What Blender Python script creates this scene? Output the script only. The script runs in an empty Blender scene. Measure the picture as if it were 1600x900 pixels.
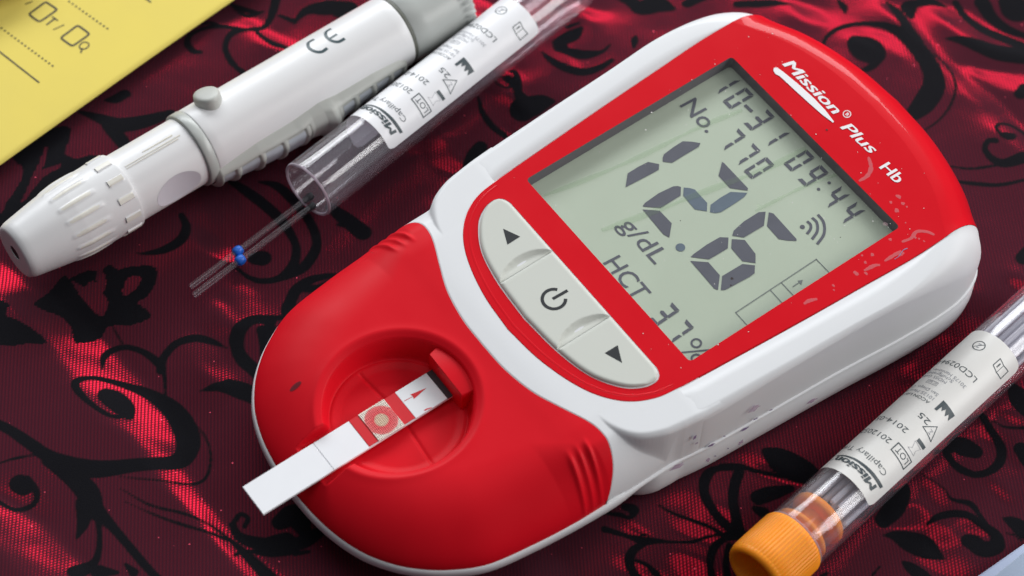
import bpy, bmesh, math, random
import numpy as np
from mathutils import Vector, geometry
from math import radians, sin, cos, tan, pi, sqrt

random.seed(7); rng = np.random.default_rng(7)
scene = bpy.context.scene
COL = scene.collection

# ------------------------------------------------------------------ camera
# units are centimetres; the cloth lies at z = 0
S = 0.0112; FOC = 3900.0; ELEV = 55.0; ROLL = 4.0
DIST = FOC*S
_e = radians(ELEV); CAM = np.array([0, -DIST*cos(_e), DIST*sin(_e)])
_f = -CAM/np.linalg.norm(CAM); _r = np.array([1., 0, 0]); _u = np.cross(_r, _f)
_a = radians(ROLL); _r2 = _r*cos(_a)+_u*sin(_a); _u2 = -_r*sin(_a)+_u*cos(_a)
RM = np.array([_r2, _u2, _f])
camd = bpy.data.cameras.new("camera"); cam = bpy.data.objects.new("camera", camd); COL.objects.link(cam)
from mathutils import Matrix
m = Matrix.Identity(4)
for i in range(3):
    m[i][0] = _r2[i]; m[i][1] = _u2[i]; m[i][2] = -_f[i]; m[i][3] = CAM[i]
cam.matrix_world = m
camd.sensor_width = 36.0; camd.lens = 36.0*FOC/1600.0
camd.clip_start = 1.0; camd.clip_end = 2000.0
camd.dof.use_dof = True; camd.dof.focus_distance = DIST-1.6; camd.dof.aperture_fstop = 0.20
scene.camera = cam

# ------------------------------------------------------------------ light
w = bpy.data.worlds.new("World"); scene.world = w; w.use_nodes = True
nt = w.node_tree
bg = nt.nodes["Background"]
tc = nt.nodes.new("ShaderNodeTexCoord"); sx = nt.nodes.new("ShaderNodeSeparateXYZ")
mr = nt.nodes.new("ShaderNodeMapRange"); mr.inputs[1].default_value = -0.5; mr.inputs[2].default_value = 0.9
cr = nt.nodes.new("ShaderNodeValToRGB")
cr.color_ramp.elements[0].color = (0.06, 0.05, 0.056, 1); cr.color_ramp.elements[1].color = (0.13, 0.14, 0.155, 1)
nt.links.new(tc.outputs["Generated"], sx.inputs[0]); nt.links.new(sx.outputs["Z"], mr.inputs[0])
nt.links.new(mr.outputs[0], cr.inputs[0]); nt.links.new(cr.outputs[0], bg.inputs[0])
bg.inputs[1].default_value = 1.0

def area(name, loc, target, sx_, sy_, power, color):
    l = bpy.data.lights.new(name, 'AREA'); l.shape = 'RECTANGLE'; l.size = sx_; l.size_y = sy_
    l.energy = power; l.color = color
    o = bpy.data.objects.new(name, l); COL.objects.link(o); o.location = loc
    o.rotation_euler = (Vector(target)-Vector(loc)).to_track_quat('-Z', 'Y').to_euler()
    return o
# tall window beyond the table and a pale lit ceiling above it
area("window_light", (-22, 110, 66), (0, 0, 0), 170, 44, 215000, (0.95, 0.98, 1.0))
area("ceiling_bounce", (0, 4, 120), (0, 0, 0), 110, 36, 23000, (1.0, 0.98, 0.97))
area("side_fill_light", (112, 10, 64), (0, 0, 0), 100, 60, 125000, (1.0, 0.99, 0.98))  # soft fill added on the right to lift the flank and pen

scene.view_settings.view_transform = 'Standard'; scene.view_settings.look = 'None'
scene.view_settings.exposure = 0.0; scene.view_settings.gamma = 1.0
scene.view_settings.use_curve_mapping = False
scene.render.engine = 'CYCLES'
scene.cycles.max_bounces = 12; scene.cycles.transparent_max_bounces = 40
scene.cycles.use_denoising = True

# ------------------------------------------------------------------ helpers
def un(x, y, z=0.0):
    """point of the place at height z that the photograph shows at (x, y)"""
    d = RM.T @ np.array([(x-800)/FOC, -(y-450)/FOC, 1.0])
    return CAM+(z-CAM[2])/d[2]*d
def ray(x, y):
    d = RM.T @ np.array([(x-800)/FOC, -(y-450)/FOC, 1.0]); return d/np.linalg.norm(d)

def cat(P, n_per=12, closed=False):
    P = np.asarray(P, float); n = len(P); out = []
    rngi = range(n if closed else n-1)
    for i in rngi:
        if closed: p0, p1, p2, p3 = P[i-1], P[i], P[(i+1) % n], P[(i+2) % n]
        else:
            p1, p2 = P[i], P[i+1]
            p0 = P[i-1] if i > 0 else 2*p1-p2
            p3 = P[i+2] if i+2 < n else 2*p2-p1
        for k in range(n_per):
            t = k/n_per
            out.append(0.5*((2*p1)+(-p0+p2)*t+(2*p0-5*p1+4*p2-p3)*t*t+(-p0+3*p1-3*p2+p3)*t**3))
    if not closed: out.append(P[-1])
    return np.array(out)
def resample(P, n):
    P = np.asarray(P, float); d = np.r_[0, np.cumsum(np.linalg.norm(np.diff(P, axis=0), axis=1))]
    s = np.linspace(0, d[-1], n)
    return np.stack([np.interp(s, d, P[:, i]) for i in range(P.shape[1])], 1)

def link(name, verts, faces, mat=None, parent=None, smooth=True, kind=None):
    me = bpy.data.meshes.new(name)
    me.from_pydata([tuple(v) for v in verts], [], [tuple(int(i) for i in f) for f in faces])
    me.validate(); me.update()
    if smooth: me.shade_smooth()
    else: me.shade_flat()
    if mat: me.materials.append(mat)
    o = bpy.data.objects.new(name, me); COL.objects.link(o)
    if parent: o.parent = parent
    if kind: o['kind'] = kind
    return o
def tag(o, label, cat_=None, group=None, kind=None):
    if label: o['label'] = label
    if cat_: o['category'] = cat_
    if group: o['group'] = group
    if kind: o['kind'] = kind
    return o
def empty(name, loc=(0, 0, 0)):
    o = bpy.data.objects.new(name, None); COL.objects.link(o); o.location = loc; o.empty_display_size = 0.5
    return o
def rings_mesh(R, closed=True, cap0=False, cap1=False):
    """list of rings (N x 3) to verts, faces"""
    n = len(R[0]); V = np.concatenate([np.asarray(r, float) for r in R]); F = []
    m_ = n if closed else n-1
    for k in range(len(R)-1):
        for j in range(m_):
            a = k*n+j; b = k*n+(j+1) % n
            F.append((a, b, b+n, a+n))
    V = list(map(tuple, V))
    for flag, k in ((cap0, 0), (cap1, len(R)-1)):
        if flag:
            c = np.mean(np.asarray(R[k]), axis=0); V.append(tuple(c)); ci = len(V)-1
            for j in range(m_):
                a = k*n+j; b = k*n+(j+1) % n
                F.append((b, a, ci) if k == 0 else (a, b, ci))
    return V, F
def fixn(o):
    bm = bmesh.new(); bm.from_mesh(o.data); bmesh.ops.recalc_face_normals(bm, faces=bm.faces); bm.to_mesh(o.data); bm.free()
    return o
def flipn(o):
    bm = bmesh.new(); bm.from_mesh(o.data); bmesh.ops.reverse_faces(bm, faces=bm.faces); bm.to_mesh(o.data); bm.free()
    return o
def sharp(o, deg=35):
    k = [p.use_smooth for p in o.data.polygons]; o.data.set_sharp_from_angle(angle=radians(deg)); o.data.polygons.foreach_set("use_smooth", k); return o
def tess(outer, holes=()):
    polys = [[Vector((p[0], p[1], 0)) for p in outer]]+[[Vector((p[0], p[1], 0)) for p in h] for h in holes]
    pts = [p for poly in polys for p in poly]
    tri = geometry.tessellate_polygon(polys)
    return np.array([[p.x, p.y] for p in pts]), [tuple(t) for t in tri]

class Bag:
    """collects flat 2D polygons"""
    def __init__(s): s.v = []; s.f = []
    def poly(s, P, holes=()):
        v, f = tess(P, holes); n = len(s.v); s.v += [tuple(p) for p in v]
        for t in f:
            a, b, c = (v[i] for i in t)
            ar = (b[0]-a[0])*(c[1]-a[1])-(b[1]-a[1])*(c[0]-a[0])
            if abs(ar) < 1e-12: continue
            s.f.append(tuple(i+n for i in (t if ar > 0 else t[::-1])))
    def stroke(s, P, w_, closed=False, n=None):
        P = np.asarray(P, float)
        if closed: P = np.vstack([P, P[:1]])
        W = np.full(len(P), w_) if np.isscalar(w_) else np.asarray(w_, float)
        T = np.gradient(P, axis=0); 
        if closed: T[0] = T[-1] = (P[1]-P[-2])
        T /= np.linalg.norm(T, axis=1)[:, None]+1e-12
        N = np.stack([-T[:, 1], T[:, 0]], 1)
        L = P+N*W[:, None]/2; R = P-N*W[:, None]/2; b = len(s.v)
        s.v += [tuple(p) for p in L]+[tuple(p) for p in R]; k = len(P)
        for i in range(k-1): s.f.append((b+i, b+k+i, b+k+i+1, b+i+1))
    def seg(s, a, b, w_): s.stroke([a, ((a[0]+b[0])/2, (a[1]+b[1])/2), b], w_)
    def lines(s, P, w_, closed=False):
        P = list(P)+([P[0]] if closed else [])
        for a, b in zip(P[:-1], P[1:]):
            a = np.array(a, float); b = np.array(b, float); d = (b-a)/(np.linalg.norm(b-a)+1e-9)*w_*0.45
            s.seg(tuple(a-d), tuple(b+d), w_)
    def disc(s, c, r, n=20, ry=None):
        ry = ry or r
        s.poly([(c[0]+r*cos(2*pi*i/n), c[1]+ry*sin(2*pi*i/n)) for i in range(n)])
    def map(s, fn):
        return [fn(*p) for p in s.v], s.f

_tc = {}
def text2d(txt, bold=0.0, space=1.0):
    key = (txt, bold, space)
    if key in _tc: return _tc[key]
    c = bpy.data.curves.new("t", 'FONT'); c.body = txt; c.offset = bold; c.resolution_u = 3; c.space_character = space
    c.fill_mode = 'FRONT'; c.dimensions = '2D'
    o = bpy.data.objects.new("t", c); COL.objects.link(o)
    dg = bpy.context.evaluated_depsgraph_get(); dg.update(); oe = o.evaluated_get(dg); me = oe.to_mesh()
    v = np.array([tuple(p.co)[:2] for p in me.vertices]); f = [tuple(p.vertices) for p in me.polygons]
    oe.to_mesh_clear(); bpy.data.objects.remove(o); bpy.data.curves.remove(c)
    _tc[key] = (v, f); return v, f
def put_text(bag, txt, fn, bold=0.0, space=1.0, norm=True, shear=0.0):
    """fn maps unit text box (0..1 along, 0..1 up cap height) to the bag's 2D"""
    v, f = text2d(txt, bold, space); v = v.copy()
    H = 0.73; v[:, 0] += shear*v[:, 1]
    x0, x1 = v[:, 0].min(), v[:, 0].max()
    v[:, 0] = (v[:, 0]-x0)/(x1-x0) if norm else v[:, 0]
    v[:, 1] /= H
    q = [fn(*p) for p in v]; n = len(bag.v); bag.v += [tuple(p) for p in q]
    a, b = np.array(fn(0, 0)), np.array(fn(1, 0)); c = np.array(fn(0, 1))
    flip = ((b-a)[0]*(c-a)[1]-(b-a)[1]*(c-a)[0]) < 0
    bag.f += [tuple(i+n for i in (t[::-1] if flip else t)) for t in f]
def bold_text(bag, txt, fn, wt, bold=0.0, shear=0.0):
    """heavy lettering: three passes a hair apart, each a few microns above the last"""
    if not hasattr(bag, 'dz'): bag.dz = []
    for k, d in enumerate((0, -wt, wt)):
        n0 = len(bag.v); put_text(bag, txt, lambda s, t: fn(s+d, t), bold, shear=shear); bag.dz += [k*0.002]*(len(bag.v)-n0)
def affine(o, x, y):
    o, x, y = map(np.array, (o, x, y))
    return lambda s, t: tuple(o+(x-o)*s+(y-o)*t)

# ------------------------------------------------------------------ materials
def mat(name, color, rough=0.5, metallic=0.0, spec=0.5, coat=0.0, coat_r=0.1, bump=0.0, bscale=40.0, sss=0.0,
        var=0.0, vscale=3.0, alpha=1.0):
    M = bpy.data.materials.new(name); M.use_nodes = True; t = M.node_tree; b = t.nodes["Principled BSDF"]
    b.inputs["Base Color"].default_value = (*color, 1); b.inputs["Roughness"].default_value = rough
    b.inputs["Metallic"].default_value = metallic; b.inputs["Specular IOR Level"].default_value = spec
    b.inputs["Coat Weight"].default_value = coat; b.inputs["Coat Roughness"].default_value = coat_r
    b.inputs["Alpha"].default_value = alpha
    if sss: b.inputs["Subsurface Weight"].default_value = sss; b.inputs["Subsurface Scale"].default_value = 0.1
    tcn = t.nodes.new("ShaderNodeTexCoord")
    if bump:
        n = t.nodes.new("ShaderNodeTexNoise"); n.inputs["Scale"].default_value = bscale; n.inputs["Detail"].default_value = 3
        t.links.new(tcn.outputs["Object"], n.inputs["Vector"])
        bp = t.nodes.new("ShaderNodeBump"); bp.inputs["Strength"].default_value = bump; bp.inputs["Distance"].default_value = 0.01
        t.links.new(n.outputs[0], bp.inputs["Height"]); t.links.new(bp.outputs[0], b.inputs["Normal"])
    if var:
        n = t.nodes.new("ShaderNodeTexNoise"); n.inputs["Scale"].default_value = vscale; n.inputs["Detail"].default_value = 5
        t.links.new(tcn.outputs["Object"], n.inputs["Vector"])
        mx = t.nodes.new("ShaderNodeMix"); mx.data_type = 'RGBA'
        mx.inputs[6].default_value = (*[c*(1-var) for c in color], 1); mx.inputs[7].default_value = (*[min(1, c*(1+var)) for c in color], 1)
        t.links.new(n.outputs[0], mx.inputs[0]); t.links.new(mx.outputs[2], b.inputs["Base Color"])
        rr = t.nodes.new("ShaderNodeMapRange"); rr.inputs[3].default_value = rough*0.8; rr.inputs[4].default_value = min(1, rough*1.25)
        t.links.new(n.outputs[0], rr.inputs[0]); t.links.new(rr.outputs[0], b.inputs["Roughness"])
    return M
def clear(name, tint=(0.97, 0.96, 0.98), ior=1.45, rough=0.03, haze=0.0, hazecol=(0.8, 0.8, 0.85), boost=1.0):
    """thin clear plastic: fresnel mix of see-through and mirror, with a trace of milky haze"""
    M = bpy.data.materials.new(name); M.use_nodes = True; t = M.node_tree; t.nodes.clear()
    out = t.nodes.new("ShaderNodeOutputMaterial"); tr = t.nodes.new("ShaderNodeBsdfTransparent"); tr.inputs[0].default_value = (*tint, 1)
    gl = t.nodes.new("ShaderNodeBsdfGlossy"); gl.inputs[0].default_value = (1, 1, 1, 1); gl.inputs["Roughness"].default_value = rough
    fr = t.nodes.new("ShaderNodeFresnel"); fr.inputs[0].default_value = ior
    geo = t.nodes.new("ShaderNodeNewGeometry"); mulf = t.nodes.new("ShaderNodeMath"); mulf.operation = 'MULTIPLY'; mulf.inputs[1].default_value = boost
    # the same reflectance from either side of the sheet
    ca = t.nodes.new("ShaderNodeLayerWeight"); ca.inputs[0].default_value = 0.5
    pw = t.nodes.new("ShaderNodeMath"); pw.operation = 'POWER'; pw.inputs[1].default_value = 3.2
    mp = t.nodes.new("ShaderNodeMapRange"); mp.inputs[3].default_value = 0.04*boost; mp.inputs[4].default_value = min(1.0, 0.75*boost)
    t.links.new(ca.outputs["Facing"], pw.inputs[0]); t.links.new(pw.outputs[0], mp.inputs[0])
    mx = t.nodes.new("ShaderNodeMixShader"); t.links.new(mp.outputs[0], mx.inputs[0])
    t.links.new(tr.outputs[0], mx.inputs[1]); t.links.new(gl.outputs[0], mx.inputs[2])
    last = mx
    if haze:
        df = t.nodes.new("ShaderNodeBsdfDiffuse"); df.inputs[0].default_value = (*hazecol, 1)
        m2 = t.nodes.new("ShaderNodeMixShader"); m2.inputs[0].default_value = haze
        t.links.new(mx.outputs[0], m2.inputs[1]); t.links.new(df.outputs[0], m2.inputs[2]); last = m2
    t.links.new(last.outputs[0], out.inputs[0]); return M

M_white = mat("white_plastic", (0.72, 0.73, 0.745), 0.42, spec=0.3, bump=0.04, bscale=30, var=0.015, vscale=0.8)
M_white2 = mat("pen_white_plastic", (0.74, 0.74, 0.745), 0.36, bump=0.03, bscale=25, var=0.02, vscale=1.0)
M_ribs = mat("yellowed_rib_plastic", (0.73, 0.71, 0.64), 0.4, var=0.07, vscale=5)
M_yellowed = mat("yellowed_plastic", (0.70, 0.68, 0.60), 0.35, var=0.06, vscale=6)
M_red = mat("red_satin_plastic", (0.66, 0.0055, 0.015), 0.46, spec=0.10, bump=0.05, bscale=60, var=0.03, vscale=1.5)
M_redg = mat("red_glossy_panel", (0.62, 0.005, 0.013), 0.34, spec=0.08, coat=0.28, coat_r=0.02, bump=0.015, bscale=6, var=0.03, vscale=1.2)
M_btn = mat("grey_rubber_button", (0.585, 0.60, 0.55), 0.75, spec=0.15, bump=0.08, bscale=50, var=0.02, vscale=2)
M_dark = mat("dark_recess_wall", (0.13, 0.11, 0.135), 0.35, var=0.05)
M_ink = mat("black_print", (0.02, 0.022, 0.025), 0.5, spec=0.3, var=0.1, vscale=20)
M_lcd = mat("liquid_crystal_panel", (0.52, 0.58, 0.47), 0.38, spec=0.5, var=0.035, vscale=0.9)
M_seg = mat("liquid_crystal_segment", (0.115, 0.115, 0.145), 0.45, spec=0.3, var=0.14, vscale=3.0)
M_segb = mat("bluish_segment", (0.13, 0.165, 0.215), 0.45, spec=0.3, var=0.12, vscale=5)
M_segf = mat("faint_outline_segment", (0.20, 0.22, 0.22), 0.5, spec=0.3)
M_seam = mat("dirty_seam", (0.20, 0.15, 0.11), 0.8)
M_print_w = mat("white_print", (0.80, 0.78, 0.80), 0.4)
M_grey = mat("grey_pen_plastic", (0.44, 0.46, 0.44), 0.32, bump=0.04, bscale=30, var=0.03, vscale=1.2)
M_grip = mat("grey_rubber_grip", (0.45, 0.46, 0.43), 0.45, bump=0.08, bscale=40, var=0.04, vscale=3)
M_panel = mat("blue_grey_grip_panel", (0.44, 0.47, 0.51), 0.6, bump=0.10, bscale=60, var=0.03, vscale=3)
M_thumb = mat("frosted_thumb_pad", (0.62, 0.60, 0.65), 0.75, bump=0.3, bscale=90)
M_label = mat("white_paper_label", (0.80, 0.80, 0.82), 0.38, bump=0.03, bscale=15, var=0.02, vscale=1.5)
M_label2 = mat("yellowed_paper_label", (0.80, 0.79, 0.76), 0.40, bump=0.03, bscale=15, var=0.05, vscale=0.8)
M_lprint = mat("label_ink", (0.05, 0.07, 0.08), 0.5)
M_lprint2 = mat("faint_label_ink", (0.33, 0.34, 0.37), 0.5)
M_orange = mat("orange_plastic", (0.95, 0.30, 0.010), 0.42, spec=0.3, sss=0.2, bump=0.03, bscale=40, var=0.03, vscale=2)
M_blue = mat("blue_band_ink", (0.01, 0.13, 0.62), 0.35)
M_yel = mat("yellow_paper", (0.75, 0.61, 0.135), 0.8, spec=0.2, bump=0.10, bscale=30, var=0.05, vscale=0.9)
M_yprint = mat("dark_olive_print", (0.045, 0.035, 0.012), 0.6)
M_tube = clear("clear_tube_plastic", tint=(0.965, 0.96, 0.975), rough=0.07, haze=0.045, hazecol=(0.75, 0.72, 0.80), boost=0.95)
M_rimp = clear("tube_rim_plastic", tint=(0.75, 0.68, 0.75), haze=0.55, hazecol=(0.70, 0.62, 0.70))
M_cap = clear("capillary_glass", tint=(0.95, 0.92, 0.95), rough=0.28, haze=0.02, boost=0.55)
M_capin = clear("bundled_capillary_glass", tint=(0.80, 0.80, 0.83), rough=0.2, haze=0.44, hazecol=(0.88, 0.89, 0.93), boost=1.2)
M_glass = clear("display_window", tint=(0.95, 0.96, 0.95), rough=0.04, haze=0.006, boost=0.9)
M_strip = mat("white_strip_plastic", (0.80, 0.81, 0.84), 0.35, var=0.01)
M_striptop = mat("glossy_strip_film", (0.78, 0.80, 0.82), 0.12)
M_stripred = mat("red_strip_ink", (0.60, 0.022, 0.03), 0.3)
M_stripblk = mat("black_strip_end", (0.025, 0.02, 0.025), 0.35)
M_stain = clear("dried_smear", tint=(1, 0.95, 0.95), rough=0.2, haze=0.17, hazecol=(0.85, 0.55, 0.6))
M_purple = mat("purple_ink_smudge", (0.24, 0.17, 0.32), 0.6)
M_purplef = clear("faint_purple_smear", tint=(0.96, 0.90, 0.96), rough=0.3, haze=0.30, hazecol=(0.55, 0.38, 0.55))

# ------------------------------------------------------------------ tablecloth
exec_strokes = []
def T(s, ox, oy):
    def add(*pts):
        exec_strokes.append([(ox+x/s, oy+y/s, w_/s) for x, y, w_ in pts])
    return add
polys = []
def PG(s, ox, oy, sign, *pts): polys.append((sign, [(ox+x/s, oy+y/s) for x, y in pts]))
a = T(1.957, 0, 440)
a((330,355,55),(350,365,66),(378,388,60),(395,415,30)); a((395,418,14),(340,420,15),(280,385,17),(240,345,22),(236,315,22),(290,298,17),(370,307,24),(450,330,36),(520,375,52),(560,430,64),(575,490,64),(550,540,52),(480,562,42),(400,572,42),(300,580,52),(220,565,46),(150,540,38),(90,500,34),(30,460,30),(-20,435,28))
a((570,410,6),(620,455,8),(643,520,9),(630,590,10),(580,615,10),(480,615,9),(370,605,6)); a((150,550,40),(220,600,50),(270,650,60),(290,700,50),(340,750,28),(400,820,24),(450,880,24),(500,930,22))
a((260,680,50),(255,740,34),(235,785,8)); a((300,730,16),(305,800,16),(290,860,24),(240,890,44),(210,890,10)); a((300,890,40),(360,895,12)); a((385,870,10),(410,895,26))
a((60,620,54),(72,625,56)); a((80,610,30),(110,640,20),(108,672,16),(80,690,16),(40,695,14),(-20,665,14)); a((110,535,8),(50,545,9),(0,560,6),(-20,570,6))
a((370,640,6),(460,690,10),(560,715,11),(640,745,10),(700,785,12),(740,820,24),(790,870,36),(840,920,44)); a((385,680,4),(480,722,9),(560,750,11),(650,775,11),(700,790,12))
a((505,335,8),(500,270,14),(485,240,26),(440,205,20),(390,188,18),(345,195,20),(316,225,20),(312,262,5)); a((490,260,26),(500,220,24),(540,180,24),(600,165,27),(650,175,20),(692,193,3)); a((375,182,8),(345,130,8))
a((830,112,28),(780,108,30),(738,130,34),(718,170,34),(735,215,34),(770,248,30),(830,290,30)); a((800,140,30),(810,190,30))
a((610,328,4),(680,315,36),(740,328,52),(800,345,62),(860,365,66)); a((720,722,14),(735,703,14),(757,715,14),(748,740,14)); a((706,735,14),(730,778,22),(790,795,34),(870,790,60))
PG(1.957,0,440,1,(105,62),(160,5),(200,-30),(250,40),(300,90),(330,60),(300,-10),(330,-60),(380,-30),(470,-5),(445,40),(420,55),(462,95),(400,122),(330,125),(300,165),(232,186),(215,130),(180,100),(130,85))
PG(1.957,0,440,1,(-10,75),(30,78),(20,110),(60,130),(110,160),(146,196),(90,199),(-10,197))
a = T(3, 0, 200)
PG(3,0,200,1,(300,700),(400,655),(520,660),(600,640),(715,638),(738,690),(700,760),(650,790),(560,830),(500,780),(430,700),(350,760),(280,700))
PG(3,0,200,-1,(452,660),(478,655),(495,700),(490,740),(470,745),(450,700)); PG(3,0,200,-1,(580,720),(600,690),(640,682),(660,700),(630,745),(590,770),(570,755)); PG(3,0,200,-1,(330,700),(380,720),(440,770),(480,830),(480,862),(440,840),(390,780))
PG(3,0,200,1,(60,130),(150,60),(240,0),(335,0),(300,120),(350,140),(430,120),(470,138),(330,230),(180,335),(120,400),(60,440),(0,480),(-10,400),(60,300),(110,200))
PG(3,0,200,-1,(150,220),(182,160),(212,85),(222,110),(208,165),(195,190),(282,163),(270,185),(200,225),(120,325),(98,335),(130,270)); PG(3,0,200,-1,(60,170),(90,180),(100,230),(80,240),(50,200)); PG(3,0,200,-1,(0,250),(28,290),(30,340),(0,390))
a((850,395,30),(872,450,40),(848,515,50),(770,562,42),(680,578,20),(640,575,4))
a = T(2.814, 360, 340)
a((262,425,14),(170,430,40),(90,442,50),(40,490,55),(28,550,55),(48,610,50),(100,660,50),(150,710,40)); a((170,480,60),(162,540,60),(145,600,30)); a((-10,715,40),(50,740,60),(110,770,66),(150,800,66))
a((490,240,16),(420,246,30),(350,262,40),(292,300,50),(265,350,50),(255,400,60),(290,450,30)); a((370,300,30),(420,285,34),(480,252,20)); a((330,300,36),(370,300,40))
a = T(3.75, 260, 240)
a((380,148,40),(470,205,60),(560,270,66),(650,350,64),(720,440,52),(757,520,46),(755,600,54),(715,672,62),(650,712,44),(560,722,38),(480,700,30),(420,660,20),(398,645,8)); a((520,590,86),(560,590,100)); a((540,150,14),(640,172,50),(720,235,62),(800,325,54),(858,420,54),(880,500,54),(862,570,60),(800,650,62),(700,700,46))
a((960,300,60),(1050,370,90),(1150,450,100)); a((1000,402,16),(1080,415,40),(1150,440,60))
a = T(2.963, 360, 700)
a((30,300,14),(16,340,22),(40,390,30),(120,428,60),(220,440,72),(330,428,60),(400,385,50),(450,350,20)); a((230,330,70),(300,300,100),(340,370,60)); a((300,480,20),(360,470,16),(200,480,26),(80,470,20),(20,500,16))  # second stroke paints the cast shade right of the strip in black
a = T(3.6, 0, 0)
a((1125,290,26),(1085,282,40),(1052,240,40),(1072,192,30),(1140,162,26),(1230,152,30),(1330,160,26),(1450,168,20)); a((1330,160,20),(1292,195,30),(1268,250,32),(1282,310,32),(1322,368,32),(1365,415,20)); a((1280,0,16),(1350,30,40),(1450,52,22)); a((1250,152,22),(1180,128,24),(1120,140,10))
a((590,560,14),(650,552,60),(700,525,60),(722,530,30)); a((450,625,24),(560,660,62),(650,692,90),(740,690,96),(850,665,80),(960,630,50)); a((600,700,60),(680,780,80),(720,850,50)); a((310,730,20),(290,810,90),(300,880,110),(400,910,60))
a = T(3, 280, 0)
a((300,335,24),(242,292,24),(216,232,26),(228,180,28),(270,150,26),(330,135,24),(390,118,30),(422,80,32),(442,30,42),(452,-10,44)); a((350,130,22),(390,170,26),(444,205,36),(505,222,26),(560,255,6)); a((45,160,20),(40,200,26),(62,232,26),(102,243,20)); a((50,165,16),(110,132,20),(200,124,26),(290,135,22))
a((540,90,16),(600,40,50),(700,30,90),(800,30,70)); a((740,50,60),(790,90,20)); a((470,60,20),(540,90,30)); a((255,30,6),(320,60,30),(390,40,16))
a = T(3.46, 520, 0)
a((785,530,14),(810,610,34),(865,680,42),(930,725,40)); a((800,790,70),(770,840,90),(740,900,80)); a((960,400,20),(985,400,34),(1000,460,44),(1005,520,54),(1060,590,110),(1120,562,100),(1185,555,36)); a((960,430,6),(900,430,10),(880,460,12),(930,490,16),(985,480,18))
a((1130,288,14),(1180,335,44),(1260,378,54),(1350,396,54),(1440,372,42),(1510,330,26)); a((1210,235,50),(1290,200,80),(1340,160,30)); a((1250,280,50),(1350,300,66),(1450,285,26),(1500,245,14)); a((1225,230,60),(1230,260,80)); a((1270,150,30),(1330,130,16))
a = T(3, 760, 0)
a((600,-20,20),(680,10,60),(725,38,84),(800,22,100),(872,42,30)); a((720,40,50),(745,66,10)); a((170,520,120),(250,490,90),(300,480,30)); a((100,380,46),(130,410,44),(150,445,36)); a((700,170,10),(696,190,34),(690,222,20)); a((940,20,50),(1010,-10,50),(1090,-30,50))
a = T(2.648, 1160, 0)
a((480,190,96),(510,215,140),(535,235,110)); a((555,262,44),(528,292,34),(490,305,22),(450,290,8)); a((328,205,12),(348,160,20),(400,121,26),(480,101,28),(580,106,36),(660,148,62),(730,220,82),(778,300,84),(788,370,92),(750,440,92),(700,490,62),(655,515,24)); a((790,228,12),(848,290,13),(878,360,14),(862,440,14),(812,510,12),(740,560,10))
a((835,158,6),(900,167,44),(980,190,74),(1060,213,86),(1180,220,96)); a((600,0,16),(640,40,46),(672,100,50),(720,180,60)); a((690,20,70),(700,60,30)); a((890,-10,34),(930,50,40),(990,100,52),(1070,135,60),(1180,180,56)); a((1000,-10,70),(1040,50,56),(1100,95,46),(1180,130,30)); a((1140,20,130),(1110,-10,90)); a((690,5,46),(780,-8,44),(846,8,16))
a((1118,574,26),(1098,580,44),(1075,577,34)); a((1060,570,20),(1046,545,18),(1060,525,16),(1100,522,16),(1150,545,18),(1190,580,20)); a((1040,600,30),(1010,603,24),(998,635,26),(1025,672,34),(1080,692,44),(1180,660,60))
a((850,703,10),(940,714,14),(1040,702,15),(1180,685,10)); a((875,765,14),(960,775,22),(1060,780,20),(1180,755,16)); a((1148,390,50),(1180,365,70)); a((-20,20,40),(60,18,44),(140,15,36),(205,22,6)); a((400,0,20),(420,25,34),(426,52,8))
a = T(4.09, 1260, 340); a((1375,285,90),(1420,250,110))
a = T(4.5, 1420, 560)
a((330,610,110),(390,625,140),(460,650,110)); a((310,620,70),(268,665,60),(300,735,54),(370,790,60),(470,822,52),(570,795,54),(640,725,64),(652,640,66),(615,560,56),(560,490,52),(520,425,50),(488,388,20)); a((590,450,16),(680,488,20),(830,492,26)); a((730,200,50),(780,290,150),(830,370,120)); a((790,640,96),(840,720,100))
a = T(7.5, 1480, 780)
a((250,480,150),(320,500,190),(400,560,190),(500,570,180),(590,530,160),(585,440,130),(520,370,110),(400,300,90),(250,210,90),(100,180,90),(-60,200,90),(-160,240,60),(-240,290,30)); a((650,220,20),(780,270,140),(900,360,200)); a((700,390,15),(800,420,20),(870,480,20))
a = T(4.5, 1280, 700)
a((455,600,6),(540,600,70),(640,640,140),(740,680,150),(830,730,70),(890,762,6)); a((600,790,30),(660,830,80),(740,880,90),(800,920,60)); a((450,500,100),(530,420,130),(570,330,120),(600,290,60)); a((1180,540,26),(1120,470,34),(1060,400,44),(930,370,24),(870,300,14),(700,190,10))  # third stroke paints the capped tube's cast shade as black pattern
a((20,890,26),(60,870,24)); a((380,880,20),(430,820,10))
a = T(4, 940, 700)
a((360,360,14),(440,405,20),(560,450,24),(680,490,26),(760,530,30),(830,540,60)); a((740,110,16),(860,118,30),(950,140,30),(1060,165,24),(1180,190,14)); a((850,130,40),(720,140,40),(660,180,60),(635,260,60),(660,350,56),(730,440,50),(820,510,60)); a((860,150,60),(830,240,60),(820,340,60),(840,440,60),(860,530,80))
a((980,310,90),(1060,280,90),(1180,250,50)); a((960,380,40),(1010,400,70)); a((1030,40,60),(1120,90,150),(1250,150,150),(1330,180,80)); a((830,540,50),(760,560,40),(700,620,50),(680,720,44),(700,810,50)); a((800,600,40),(780,700,36),(790,800,40)); a((760,530,20),(660,545,20),(560,575,22),(440,580,20),(360,575,30),(270,570,50),(160,540,30),(20,500,40))
a((260,590,40),(200,630,50),(175,690,56),(200,760,50),(250,810,50)); a((210,690,20),(280,720,26),(340,770,40),(380,810,30)); a((20,400,20),(120,420,30),(180,440,20),(200,390,60),(150,370,50)); a((250,530,16),(300,545,16))

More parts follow.
